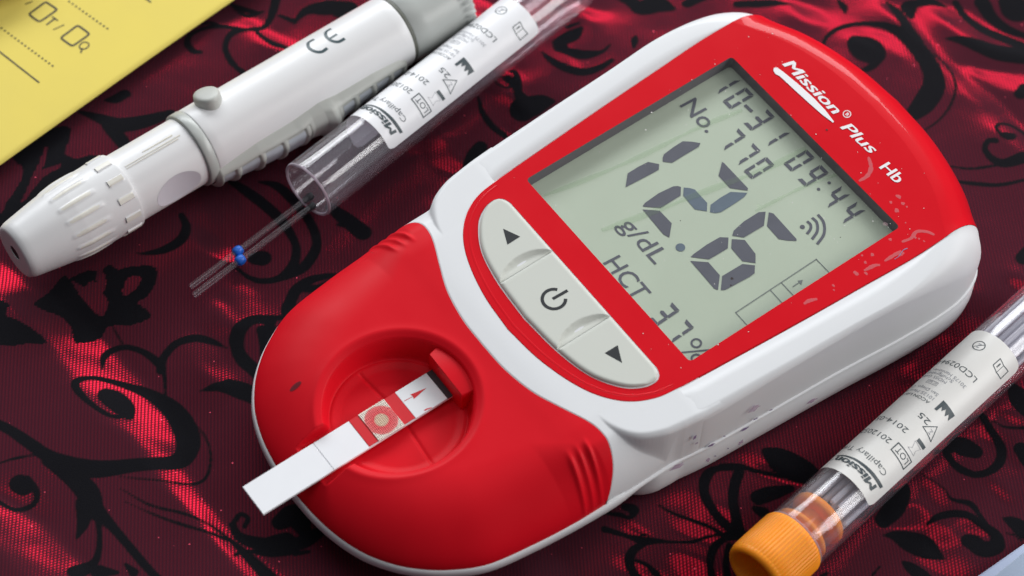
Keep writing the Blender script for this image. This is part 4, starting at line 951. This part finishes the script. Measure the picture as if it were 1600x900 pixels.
b = Bag(); b.poly([cs(572, 456), cs(600, 440), cs(650, 428), cs(640, 437), cs(600, 452), cs(590, 460)])
v, f = b.map(lambda x, y: (x, y, SZ+0.0205)); link("arrow_print", v, f, M_stripred, strip, smooth=False)

# ------------------------------------------------------------------ things that lie along an axis
class Frame:
    """axis through two photographed centre points at height h; local x along it, y to its left, z up"""
    def __init__(s, a, b, h, name):
        A = un(*a, h); B = un(*b, h); s.d = (B-A)/np.linalg.norm(B-A); s.e = np.array([-s.d[1], s.d[0], 0]); s.A = A; s.h = h
        s.root = empty(name, (A[0], A[1], 0)); s.root.rotation_euler = (0, 0, math.atan2(s.d[1], s.d[0]))
    def hit(s, x, y, R):
        r = ray(x, y); O = CAM-s.A; z = np.array([0, 0, 1.]); oy, oz, ry, rz = O@s.e, O@z, r@s.e, r@z
        a = ry*ry+rz*rz; b = 2*(oy*ry+oz*rz); c = oy*oy+oz*oz-R*R; D = b*b-4*a*c
        if D < 0: D = 0
        t = (-b-sqrt(D))/(2*a); P = O+t*r; return P@s.d, math.atan2(P@s.e, P@z)
    def pt(s, x, al, R): return (x, R*sin(al), s.h+R*cos(al))
def lathe(fr, prof, n=96, cap0=False, cap1=False, rfun=None):
    A = np.linspace(0, 2*pi, n, endpoint=False); R = []
    for x, r in prof:
        rr = np.full(n, r) if rfun is None else rfun(x, A, r)
        R.append(np.column_stack([np.full(n, x), rr*np.sin(A), fr.h+rr*np.cos(A)]))
    return rings_mesh(R, closed=True, cap0=cap0, cap1=cap1)
def patch(fr, s0, s1, a0, a1, R, n=60, corner=0.12, thick=0.0):
    """piece of a cylinder with rounded corners, a = angle"""
    V_, F_ = [], []; ns_ = 26
    ts = np.linspace(0, 1, n+1); 
    for t in ts:
        al = a0+(a1-a0)*t; arc = min(t, 1-t)*abs(a1-a0)*R; c = 0
        if arc < corner: c = corner-sqrt(max(0, corner**2-(corner-arc)**2))
        for q in np.linspace(0, 1, ns_): V_.append(fr.pt(s0+c+(s1-s0-2*c)*q, al, R))
    F_ = [(i*ns_+k, (i+1)*ns_+k, (i+1)*ns_+k+1, i*ns_+k+1) for i in range(n) for k in range(ns_-1)]
    return V_, F_

# ------------------------------------------------------------------ tubes and their labels
def label_print(fr, lab, s0, am, R, cut=None):
    """print on a vial label; everything in (arc length from the label's edge, distance from its near end)"""
    class Solo:                                    # each word or mark is a part of its own
        def __init__(q, mt, nm): q.mt = mt; q.nm = nm
        def out(q, b, nm=None):
            bm = bmesh.new(); dz = getattr(b, 'dz', None) or [0]*len(b.v); vs = [bm.verts.new((p[0], p[1], d)) for p, d in zip(b.v, dz)]
            for t in b.f:
                try: bm.faces.new([vs[i] for i in t])
                except ValueError: pass
            for _ in range(3):
                le = [e for e in bm.edges if abs(e.verts[0].co.x-e.verts[1].co.x) > 0.07]
                if le: bmesh.ops.subdivide_edges(bm, edges=le, cuts=1)
            bmesh.ops.triangulate(bm, faces=bm.faces); bm.verts.index_update()
            b.v = [(p.co.x, p.co.y) for p in bm.verts]; b.dz = [p.co.z for p in bm.verts]; b.f = [tuple(p.index for p in f_.verts) for f_ in bm.faces]; bm.free()
            v = [fr.pt(s0+s, am+a/Rr, R+0.0035+d) for (a, s), d in zip(b.v, getattr(b, 'dz', None) or [0]*len(b.v))]; f = b.f; link(nm or q.nm, v, f, q.mt, lab, smooth=False)
        def poly(q, P): b = Bag(); b.poly(P); b.dz = [0.0025]*len(b.v); q.out(b)
        def lines(q, P, w_, closed=False): b = Bag(); b.lines(P, w_, closed); q.out(b)
        def stroke(q, P, w_, closed=False): b = Bag(); b.stroke(P, w_, closed); q.out(b)
    Rr = 0.566; kd = Solo(M_lprint, "printed_symbol"); kf_ = Solo(M_lprint2, "printed_symbol")
    def A(deg): return radians(deg+66)*Rr
    def word(bag, txt, a, s, wd, h, bold=0.0, shear=0.0, bow=0.0):
        b = Bag()
        if bold > 0.015: bold_text(b, txt, lambda u, t: (a+wd*u, s-h*t), 0.014, 0.0, shear)
        else: put_text(b, txt, lambda u, t: (a+wd*u, s-h*t), bold, shear=shear)
        bag.out(b, "printed_word")
    word(kd, "Mission", A(-43), 0.298, 0.92, 0.145, 0.022, 0.10)
    word(kf_, "®", A(57), 0.26, 0.07, 0.07)
    kd.poly([(A(-52), 0.40), (A(-50), 0.335), (A(-20), 0.335), (A(15), 0.335), (A(52), 0.31), (A(62), 0.30), (A(52), 0.335), (A(15), 0.375), (A(-20), 0.395)][::-1])
    word(kd, "Capillary Transfer Tubes", A(-38), 0.60, 1.90, 0.115, -0.004)
    kd.lines([(A(-54), .91), (A(-54), 1.115), (A(-13.5), 1.115), (A(-13.5), .925)], 0.020, closed=True)
    word(kd, "LOT", A(-49), 1.075, 0.30, 0.115, 0.002)
    word(kd, "20120529", A(-3.4), 1.075, 0.78, 0.115, -0.003)
    # hourglass
    kd.poly([(A(-52), 1.42), (A(-31), 1.40), (A(-31), 1.47), (A(-52), 1.49)][::-1])
    kf_.lines([(A(-29), 1.20), (A(-35), 1.26), (A(-30), 1.38), (A(-48), 1.38), (A(-44), 1.28), (A(-48), 1.20)], 0.007, closed=True)
    word(kd, "2014-05", A(-9.6), 1.43, 0.70, 0.115, -0.003)
    kd.lines([(A(-21), 1.66), (A(-38), 1.88), (A(-50.5), 1.63)], 0.016, closed=True)
    word(kf_, "Σ", A(-40), 1.76, 0.07, 0.09)
    word(kd, "25", A(-24.6), 1.84, 0.23, 0.115, 0.0)
    kd.poly([(A(-12), 2.05), (A(-12), 2.29), (A(-45), 2.285), (A(-43), 2.12), (A(-36), 2.20), (A(-33), 2.11), (A(-26), 2.21), (A(-23), 2.12), (A(-18), 2.19), (A(-17), 2.06)])
    for i, (t_, a, s, wd) in enumerate((("ACON Laboratories, Inc.", 0.9, 2.10, 1.15), ("10125 Mesa Rim Road,", 0.6, 2.21, 1.05), ("San Diego, CA 92121, USA", 0.5, 2.32, 1.2), ("MDSS GmbH", 7, 2.62, .62), ("Schiffgraben 41", 0.2, 2.71, .75), ("30175 Hannover, Germany", -20.7, 2.80, 1.2))):
        word(kf_ if i else kd, t_, A(a), s, wd, 0.070, 0.0)
    kf_.lines([(A(16), 2.42), (A(16), 2.50), (A(38), 2.50), (A(38), 2.42)], 0.008, closed=True); word(kf_, "EC REP", A(18), 2.49, 0.18, 0.05)
    word(kd, "LCD0294-01", A(-24.3), 3.06, 0.98, 0.12, -0.002)
    # booklet
    kd.lines([(A(-24.7), 3.47), (A(-24.8), 3.66), (A(-38), 3.635), (A(-51.8), 3.665), (A(-52.7), 3.46), (A(-38), 3.44)], 0.016, closed=True)
    kd.lines([(A(-38), 3.44), (A(-38), 3.635)], 0.010); word(kd, "i", A(-33), 3.60, 0.03, 0.11, 0.03)
    # do-not-reuse
    c = (A(17.7), 3.585); r = 0.105; kd.stroke(np.array([(c[0]+r*cos(t), c[1]+r*sin(t)) for t in np.linspace(0, 2*pi, 33)[:-1]]), 0.016, closed=True)
    kd.lines([(c[0]+r*.7, c[1]-r*.7), (c[0]-r*.7, c[1]+r*.7)], 0.010); word(kf_, "2", c[0]-0.035, c[1]+0.05, 0.07, 0.11)
def make_tube(fr, s_lip, L, R, wall=0.055):
    n = 128; h = R
    end = [(s_lip+L-h+h*sin(t), h*cos(t)) for t in np.linspace(0, pi/2*0.98, 14)]
    outer = [(s_lip+0.02, R-0.006), (s_lip+0.05, R)]+[(s_lip+x, R) for x in np.linspace(0.4, L-h-0.05, 12)]+end
    v, f = lathe(fr, outer, n, cap1=True); body = fixn(link("tube_wall", v, f, M_tube, fr.root))
    ri = R-wall
    inner = [(s_lip+0.02, ri)]+[(s_lip+x, ri) for x in np.linspace(0.4, L-h-0.05, 10)]+[(s_lip+L-h+ri*sin(t), ri*cos(t)) for t in np.linspace(0, pi/2*0.98, 12)]
    v, f = lathe(fr, inner, n, cap1=True); fixn(link("inner_wall", v, f, M_tube, fr.root))
    prof = [(s_lip+0.03, R-0.002), (s_lip+0.008, R-0.008), (s_lip, R-0.018), (s_lip, ri+0.012), (s_lip+0.01, ri+0.002), (s_lip+0.03, ri)]
    v, f = lathe(fr, prof, n); fixn(link("tube_rim", v, f, M_rimp, fr.root))
    return body
t1 = Frame((480, 297), (915, -45), 0.56, "clear_tube")
tag(t1.root, "open clear plastic tube with a white printed label lying beside the finger pricker", "tube")
make_tube(t1, 0.0, 7.35, 0.56)
am1 = radians(-66)
v, f = patch(t1, 1.53, 5.46, am1-radians(4), radians(150), 0.563); lab1 = link("tube_label", v, f, M_label, t1.root)
label_print(t1, lab1, 1.53, am1-radians(3), 0.563)
t2 = Frame((1187, 893), (1447, 655), 0.56, "capped_tube")
tag(t2.root, "clear tube with an orange ribbed stopper, full of capillary tubes, right of the meter", "tube")
make_tube(t2, 0.84, 7.5, 0.56)
v, f = patch(t2, 2.05, 5.98, radians(-66.5), radians(155), 0.563); lab2 = link("tube_label", v, f, M_label2, t2.root)
label_print(t2, lab2, 2.05, radians(-66), 0.563)
# orange stopper: ribbed cap with a hollow end, and the plug with two flanges in the tube mouth
def knurl(x, A, r):
    k = 0.011*(0.5+0.5*np.cos(A*58)) if -0.02 < x < 0.80 else 0; return r-0.011+k if -0.02 < x < 0.8 else np.full(len(A), r)
prof = [(0.36, 0.30), (0.36, 0.40), (0.10, 0.43), (-0.10, 0.445), (-0.125, 0.465), (-0.135, 0.50), (-0.12, 0.545), (-0.085, 0.572), (-0.03, 0.588), (-0.01, 0.592), (0.0, 0.597), (0.2, 0.60), (0.45, 0.60), (0.70, 0.60), (0.765, 0.598), (0.79, 0.590), (0.82, 0.575), (0.835, 0.545), (0.835, 0.30)]
v, f = lathe(t2, prof, 58*8, cap0=True, rfun=knurl); cap_o = fixn(link("ribbed_stopper", v, f, M_orange, t2.root)); sharp(cap_o, 50)
prof = [(0.83, 0.36), (0.90, 0.38), (0.95, 0.47), (0.98, 0.50), (1.03, 0.50), (1.06, 0.47), (1.065, 0.30), (1.12, 0.27), (1.27, 0.27), (1.33, 0.30), (1.345, 0.47), (1.38, 0.50), (1.45, 0.50), (1.50, 0.47), (1.515, 0.43), (1.515, 0.05)]
v, f = lathe(t2, prof, 96, cap1=True); o = fixn(link("stopper_plug", v, f, M_orange, t2.root)); sharp(o, 50)
# capillaries packed in the capped tube
pos = []
for _ in range(6000):
    if len(pos) >= 25: break
    a, r = rng.uniform(0, 2*pi), 0.435*sqrt(rng.uniform(0, 1)); p = (r*cos(a), r*sin(a)*0.95-0.01)
    if all(np.hypot(p[0]-q[0], p[1]-q[1]) > 0.108 for q in pos): pos.append(p)
def capillary(name, A, B, r, mt, n=14):
    A = np.array(A); B = np.array(B); d = (B-A)/np.linalg.norm(B-A); x = np.cross(d, [0, 0, 1.]); x /= np.linalg.norm(x); y = np.cross(x, d)
    L_ = np.linalg.norm(B-A); root = bpy.data.objects.new(name, None)
    R = []
    ts = np.linspace(0, 2*pi, n, endpoint=False)
    for s_, rr in ((0.02, r*.72), (0, r*.80), (0, r*0.93), (0.01, r), (L_*0.33, r), (L_*0.66, r), (L_-0.01, r), (L_, r*.93), (L_, r*.8)):
        R.append(np.array([A+d*s_+rr*(cos(t)*x+sin(t)*y) for t in ts]))
    v, f = rings_mesh(R, closed=True); c = np.array(A)
    o = link(name, [tuple(np.array(p)-c) for p in v], f, mt); o.location = tuple(c); return fixn(o)
Rz = Matrix.Rotation(math.atan2(t2.d[1], t2.d[0]), 3, 'Z')
def tw(fr, x, y, z):
    p = fr.A*np.array([1, 1, 0])+fr.d*x+fr.e*y+np.array([0, 0, z]); return p
for i, (py, pz) in enumerate(pos):
    s0 = 1.54+rng.uniform(0, .10); j = rng.uniform(-.015, .015, 2)
    o = capillary("capillary_tube", tw(t2, s0, py, .56+pz), tw(t2, s0+6.25, (py+j[0])*0.97, .56+(pz+j[1])*0.97), 0.050, M_capin)
    tag(o, "thin clear capillary tube packed with many others inside the stoppered tube", "capillary tube", "capillary tubes inside the stoppered tube")
# the two loose ones
def loose(px0, px1, band, z0, z1, label):
    A = un(*px0, z0); B = un(*px1, z1); o = capillary("capillary_tube", A, B, 0.058, M_cap, 32)
    tag(o, label, "capillary tube", "pair of capillary tubes with blue bands")
    d = (B-A)/np.linalg.norm(B-A); bp = un(*band, z0+0.03); t = (bp-A)@d; C = A+d*t
    x = np.cross(d, [0, 0, 1.]); x /= np.linalg.norm(x); y = np.cross(x, d); R = []
    for s_, rr in ((-.085, .045), (-.078, .075), (-.04, .092), (0, .097), (.04, .092), (.078, .075), (.085, .045)):
        R.append(np.array([C-A+d*s_+rr*(cos(k)*x+sin(k)*y) for k in np.linspace(0, 2*pi, 16, endpoint=False)]))
    v, f = rings_mesh(R, cap0=True, cap1=True); fixn(link("blue_band", v, f, M_blue, o))
    C2 = B-A-d*0.02; R = [np.array([C2+d*s_+rr*(cos(k)*x+sin(k)*y) for k in np.linspace(0, 2*pi, 14, endpoint=False)]) for s_, rr in ((-.16, .02), (-.15, .05), (.0, .07), (.05, .06), (.05, .01))]
    v, f = rings_mesh(R, cap0=True, cap1=True); fixn(link("dark_plug", v, f, M_ink, o))
loose((298, 448), (486, 306), (371, 392), 0.075, 0.16, "capillary tube of the pair in the open tube, the one nearer the finger pricker")
loose((303, 461), (489, 321), (374, 405), 0.075, 0.14, "capillary tube of the pair in the open tube, the one nearer the meter")

# ------------------------------------------------------------------ finger pricker pen
pn = Frame((23, 395), (648, 29), 0.735, "lancing_pen"); HP = 0.735
tag(pn.root, "white pen-shaped finger pricker with grey button, grey rubber grip and grey end knob", "lancing pen")
def ribf(x, A, r):
    k = np.zeros(len(A)); n_ = 16
    ph = (A*n_/(2*pi)+0.15) % 1.0; w_ = np.abs(ph-0.5)
    if 0.85 < x < 1.60: k = 0.025*sstep((0.20-w_)/0.10)*sin(pi*min(1, (x-0.85)/0.75)*1.0)**0.5
    if 1.84 < x < 2.14: 
        n2_ = 12; ph = (A*n2_/(2*pi)+0.1) % 1.0; k = 0.026*sstep((0.17-np.abs(ph-0.5))/0.04)
    return r+k
xs_ = np.r_[np.linspace(0.02, 0.8, 10), np.linspace(0.84, 1.62, 30), np.linspace(1.68, 1.80, 4), 1.835, np.linspace(1.845, 2.135, 8), 2.145, 2.18]
def rcap(x): return float(np.interp(x, [0, 0.02, 0.06, 0.12, 0.3, 0.6, 0.9, 1.15, 1.6, 2.0, 2.3], [.47, .495, .52, .535, .565, .615, .66, .685, .70, .705, .705]))
prof = [(0.10, 0.13), (0.0, 0.14), (-0.005, 0.42), (0.0, 0.465)]+[(x, rcap(x)) for x in xs_]+[(2.20, 0.70), (2.205, 0.60)]
v, f = lathe(pn, prof, 16*14, cap0=True, rfun=ribf); tipc = fixn(link("depth_cap", v, f, M_white2, pn.root)); sharp(tipc, 45)
tipc.data.materials.append(M_ribs)
for p in tipc.data.polygons:
    c = p.center; r_ = math.hypot(c.y, c.z-HP)
    if 0.84 < c.x < 2.16 and r_ > rcap(c.x)+0.014: p.material_index = 1
v, f = lathe(pn, [(0.012, 0.128), (0.014, 0.0)], 32); link("lancet_hole", v, f, M_ink, tipc)
# pale dirt-yellowed crowns on some ribs
prof = [(2.17, 0.60), (2.20, 0.645), (2.9, 0.648), (3.62, 0.652), (3.63, 0.60)]
def flat_d(x): return 0.575+0.085*((x-2.98)/0.50)**2
def thumbflat(x, A, r):
    # shallow flat ground into the near side
    c = np.cos(A-radians(-84)); return np.where(c > 0.3, np.minimum(r, flat_d(x)/np.maximum(c, 0.3)), r)
xs2 = np.linspace(2.22, 3.6, 70)
prof = [(2.17, 0.60), (2.20, 0.645)]+[(x, 0.648) for x in xs2]+[(3.63, 0.60)]
v, f = lathe(pn, prof, 260, rfun=lambda x, A, r: thumbflat(x, A, r) if r > .6 else np.full(len(A), r)); slv = fixn(link("inner_sleeve", v, f, M_white2, pn.root))
V_, F_ = [], []
for x in np.linspace(2.98-0.455, 2.98+0.455, 30):
    hw = math.acos(min(1, flat_d(x)/0.648))
    for q in np.linspace(-1, 1, 15): V_.append(pn.pt(x, radians(-84)+hw*q, flat_d(x)/cos(hw*q)+0.004))
F_ = [(i*15+k, (i+1)*15+k, (i+1)*15+k+1, i*15+k+1) for i in range(29) for k in range(14)]
fixn(link("frosted_thumb_rest", V_, F_, M_thumb, slv))
# raised wedge lines on the sleeve
for s0_, s1_, aa, wd in ((2.30, 3.45, -5, .012), (2.72, 3.34, 2, .02), (2.30, 3.38, -9, .010)):
    V_, F_ = [], []
    for i, s_ in enumerate(np.linspace(s0_, s1_, 20)):
        wv_ = wd*(0.4+0.8*i/19)
        for da, rr in ((-wv_, .646), (-wv_*.5, .660), (wv_*.5, .660), (wv_, .646)): V_.append(pn.pt(s_, radians(aa)+da/.65, rr))
    F_ = [(i*4+k, (i+1)*4+k, (i+1)*4+k+1, i*4+k+1) for i in range(19) for k in range(3)]
    fixn(link("raised_line", V_, F_, M_yellowed, slv))
v, f = lathe(pn, [(3.61, .60), (3.615, .695), (3.63, .707), (3.79, .709), (3.80, .70), (3.81, .60)], 120); fixn(link("grey_ring", v, f, M_grey, pn.root))
prof = [(3.80, .62), (3.815, .690), (3.84, .699)]+[(x, .70) for x in np.linspace(4, 8.0, 14)]+[(8.16, .699), (8.19, .69), (8.20, .60)]
v, f = lathe(pn, prof, 128); barrel = fixn(link("barrel", v, f, M_white2, pn.root))
v, f = lathe(pn, [(8.19, .60), (8.19, .683), (8.27, .683), (8.27, .60)], 120); fixn(link("joint_groove", v, f, mat("olive_grey_groove", (.12, .125, .105), .5), pn.root))
def ser(x, A, r): return r+(0.018*np.cos(A*34) if x > 9.42 and r > .5 else 0)*np.ones(len(A))
prof = [(8.26, .60), (8.262, .680), (8.28, .695), (8.6, .70), (9.3, .69), (9.40, .688), (9.43, .705), (9.58, .705), (9.62, .69), (9.64, .60), (9.60, .2)]
v, f = lathe(pn, prof, 34*8, cap1=True, rfun=ser); fixn(link("end_knob", v, f, M_grey, pn.root))
# release button
V_, F_ = [], []; ab = radians(22); sb = 4.30; nrm_ = np.array([0, sin(ab), cos(ab)]); tan_ = np.array([0, cos(ab), -sin(ab)]); NB = 48; R = []
for h_, k in ((0.60, 1.02), (0.74, 1.02), (0.80, 1.0), (0.835, 0.96), (0.855, 0.88), (0.868, 0.70), (0.875, 0.4)):
    ring = []
    for i in range(NB):
        t = 2*pi*i/NB; ex = 0.235*cos(t)*(1+0.10*sin(t)); ey = 0.27*sin(t)*(1-0.12*cos(t))
        ring.append(np.array([sb, 0, HP])+nrm_*h_+np.array([1, 0, 0])*ex*k+tan_*ey*k)
    R.append(np.array(ring))
v, f = rings_mesh(R, cap1=True); fixn(link("release_button", v, f, M_grip, pn.root))
# CE print
def pc3(x, y):
    s_, a_ = pn.hit(280+x/3, y/3, 0.70); return (s_, a_*0.70)
b = Bag(); b.stroke(resample(cat([pc3(*p) for p in ((632, 184), (606, 200), (608, 224), (635, 241), (668, 243), (694, 226))], 8), 30), 0.060)
b.stroke(resample(cat([pc3(*p) for p in ((712, 134), (688, 150), (690, 172), (714, 191), (746, 196), (776, 181))], 8), 30), 0.060)
b.lines([pc3(702, 184), pc3(735, 163)], 0.05)
v, f = b.map(lambda s_, a_: pn.pt(s_, a_/0.70, 0.7025)); link("conformity_mark", v, f, mat("dark_teal_print", (.03, .06, .07), .4), barrel, smooth=False)
# rubber grip
gs_ = np.linspace(3.72, 8.0, 260); ga = np.radians(np.linspace(-66, -142, 70)); ribs = [4.13, 4.62, 5.10, 5.60, 6.32, 6.72, 7.14, 7.56]
def prot(s_): return float(np.interp(s_, [3.72, 3.8, 4.2, 4.9, 5.5, 5.75, 6.0, 6.14, 6.20, 6.28, 6.34, 6.6, 7.2, 7.8, 7.95, 8.0], [0.0, .10, .17, .24, .26, .20, .24, .36, .36, .27, .25, .21, .16, .10, .05, .0]))
def edge_a(s_): return radians(float(np.interp(s_, [3.72, 3.8, 4.6, 5.4, 6.0, 6.4, 7.2, 7.8, 7.95, 8.0], [-92, -84, -76, -75, -70, -74, -74, -78, -86, -98])))
V_, F_ = [], []
def grip_r(s_, a_):
    e_ = edge_a(s_); k = sstep(np.array((e_-a_)/radians(12))); pr = prot(s_)
    rr = 0.69+(0.035+pr*0.55)*float(k)+pr*0.45*float(sstep(np.array((e_-radians(10)-a_)/radians(14))))
    rb = max(float(np.exp(-((s_-q)/0.052)**4)) for q in ribs)
    inp = float(sstep(np.array((e_-radians(13)-a_)/radians(3))))*(1-rb)
    if 5.66 < s_ < 6.27 or s_ < 3.83 or s_ > 7.86: inp = 0
    return rr-0.055*inp
for s_ in gs_:
    for a_ in ga: V_.append(pn.pt(s_, a_, grip_r(s_, a_)))
na = len(ga); F_ = [(i*na+k, (i+1)*na+k, (i+1)*na+k+1, i*na+k+1) for i in range(len(gs_)-1) for k in range(na-1)]
grip = fixn(link("rubber_grip", V_, F_, M_grip, pn.root))
bounds = [(3.85, 4.06), (4.20, 4.55), (4.69, 5.03), (5.17, 5.53), (5.67, 5.67), (6.40, 6.65), (6.79, 7.07), (7.21, 7.49), (7.63, 7.84)]
for s0_, s1_ in bounds:
    if s1_-s0_ < .1: continue
    V_, F_ = [], []
    ss = np.linspace(s0_, s1_, 8); 
    for s_ in ss:
        e_ = edge_a(s_)
        for a_ in np.linspace(e_-radians(17), radians(-140), 24): V_.append(pn.pt(s_, a_, grip_r(s_, a_)+0.006))
    F_ = [(i*24+k, (i+1)*24+k, (i+1)*24+k+1, i*24+k+1) for i in range(7) for k in range(23)]
    fixn(link("grip_panel", V_, F_, M_panel, grip))

# ------------------------------------------------------------------ yellow leaflet
leaf_o = empty("yellow_leaflet", tuple(un(60, 60, 0))); LA = np.array(leaf_o.location)
tag(leaf_o, "yellow paper slip with dark boxed characters and dotted lines in the corner", "paper")
PZ = 0.16
def lz(x, y):
    q = un(200, 115, 0); d = (np.array([x, y])-q[:2]); nn = np.array([0.585, -0.81]); t = d@nn; return PZ+0.02*sin(d[0]*0.9+1)+0.010*t
def lp(x, y, off=0.0):
    z = PZ
    for _ in range(4): p = un(x, y, z+off); z = lz(p[0], p[1])
    return p
c0, c1 = lp(-40, 286)[:2], lp(420, -38)[:2]; ax = (c1-c0)/np.linalg.norm(c1-c0); nx_ = np.array([-ax[1], ax[0]])
V_, F_ = [], []; nI, nJ = 60, 50; Lx = np.linalg.norm(c1-c0)+1.5
for i in range(nI):
    for j in range(nJ):
        p = c0-ax*0.8+ax*Lx*i/(nI-1)+nx_*7.0*j/(nJ-1); V_.append((p[0]-LA[0], p[1]-LA[1], lz(*p)))
F_ = [(i*nJ+k, (i+1)*nJ+k, (i+1)*nJ+k+1, i*nJ+k+1) for i in range(nI-1) for k in range(nJ-1)]
sheet = fixn(link("paper_sheet", V_, F_, M_yel, leaf_o)); md = sheet.modifiers.new("thickness", 'SOLIDIFY'); md.thickness = 0.012; md.offset = -1
def lbag(name, b):
    V_ = [(p[0]-LA[0], p[1]-LA[1], lz(p[0], p[1])+0.006) for p in b.v]; return link(name, V_, b.f, M_yprint, leaf_o, smooth=False)
def L10(x, y): return tuple(lp(x/10, y/10, .006)[:2])
def L36(x, y): return tuple(lp(x/3.6, y/3.6, .006)[:2])
for box in ([(482, 198), (590, 118), (690, 45), (730, 38), (800, 82), (872, 132), (876, 160), (765, 242), (650, 318), (600, 328), (540, 290), (476, 240), (466, 216)],
            [(978, 568), (1090, 485), (1190, 412), (1230, 406), (1300, 452), (1376, 512), (1378, 545), (1265, 628), (1160, 700), (1112, 704), (1045, 662), (972, 608), (965, 588)]):
    b = Bag(); b.stroke(cat([L10(*p) for p in box], 5, closed=True), 0.040, closed=True); lbag("printed_box", b)
b = Bag()
for l, w_ in (([(735, 380), (860, 287)], .032), ([(822, 262), (900, 318)], .026), ([(838, 460), (1000, 386)], .02), ([(402, 62), (500, 24)], .024), ([(1285, 755), (1264, 818)], .028)): b.lines([L10(*p) for p in l], w_)
b.stroke(cat([L10(*p) for p in ((1240, 722), (1280, 672), (1340, 655), (1388, 685), (1375, 732), (1320, 765), (1262, 760))], 5, closed=True), 0.024, closed=True)
b.lines([L36(-20, 276), L36(218, 462)], 0.030); b.lines([L36(800, -22), L36(846, 10)], 0.034)
lbag("printed_letters", b)
b = Bag()
for (x0, y0), (x1, y1), n_ in (((389, 8), (604, 160), 12), ((9, 158), (296, 370), 16)):
    for k in range(n_):
        t = k/(n_-1); c = L36(x0+(x1-x0)*t, y0+(y1-y0)*t); b.disc(c, 0.022, 8)
lbag("dotted_lines", b)['kind'] = 'stuff'

# ------------------------------------------------------------------ pale things cut by the frame
def pillow(name, cx, cy, rx, ry, rz, z, rot, mt, n_=48):
    V_, F_ = [], []
    for i in range(n_//2+1):
        ph = -pi/2+pi*i/(n_//2)
        for j in range(n_):
            t = 2*pi*j/n_; sg = lambda q, e_: math.copysign(abs(q)**e_, q)
            x = rx*sg(cos(ph), .6)*sg(cos(t), .55); y = ry*sg(cos(ph), .6)*sg(sin(t), .55); zz = rz*sg(sin(ph), .8)
            V_.append((x*cos(rot)-y*sin(rot), x*sin(rot)+y*cos(rot), z+zz*(1+.06*sin(3*x+2*y))))
    F_ = [(i*n_+j, i*n_+(j+1) % n_, (i+1)*n_+(j+1) % n_, (i+1)*n_+j) for i in range(n_//2) for j in range(n_)]
    o = fixn(link(name, V_, F_, mt)); o.location = (cx, cy, 0); return o
c = un(-46, -38, 0.4)
pd = pillow("gauze_pad", c[0], c[1], 1.25, 0.78, 0.22, 0.44, radians(34), mat("pale_pinkish_gauze", (0.50, 0.44, 0.45), 0.85, bump=0.5, bscale=14))
tag(pd, "blurred pale pinkish-grey pad lying on the corner of the yellow slip", "pad")
pk = empty("white_packet", tuple(un(1580, 900, 0))); KA = np.array(pk.location)
tag(pk, "bluish white packet corner cut off by the bottom right of the picture", "packet")
M_pk = mat("bluish_white_film", (0.52, 0.60, 0.80), 0.3, bump=0.1, bscale=4, var=0.03)
def slab(name, px, z0, z1, mt, ext=4.5):
    a = un(*px[0], z1)[:2]; b_ = un(*px[1], z1)[:2]; d = (b_-a)/np.linalg.norm(b_-a); n_ = np.array([d[1], -d[0]])
    P = [a-d*1.5, b_+d*3, b_+d*3+n_*ext, a-d*1.5+n_*ext]; bm = bmesh.new()
    vs = [bm.verts.new((p[0]-KA[0], p[1]-KA[1], z)) for z in (z0, z1) for p in P]
    for q in ((3, 2, 1, 0), (4, 5, 6, 7), (0, 1, 5, 4), (1, 2, 6, 5), (2, 3, 7, 6), (3, 0, 4, 7)): bm.faces.new([vs[i] for i in q])
    bmesh.ops.bevel(bm, geom=list(bm.edges), offset=min(0.03, (z1-z0)*.4), segments=3, affect='EDGES')
    mm = bpy.data.meshes.new(name); bm.to_mesh(mm); bm.free(); mm.materials.append(mt); mm.shade_smooth()
    o = bpy.data.objects.new(name, mm); COL.objects.link(o); o.parent = pk; return fixn(o)
slab("packet_body", ((1527, 900), (1600, 849)), 0.05, 0.16, M_pk)
slab("packet_panel", ((1553, 900), (1600, 862)), 0.165, 0.20, mat("packet_panel_film", (0.42, 0.50, 0.64), 0.3, bump=0.1, bscale=4))
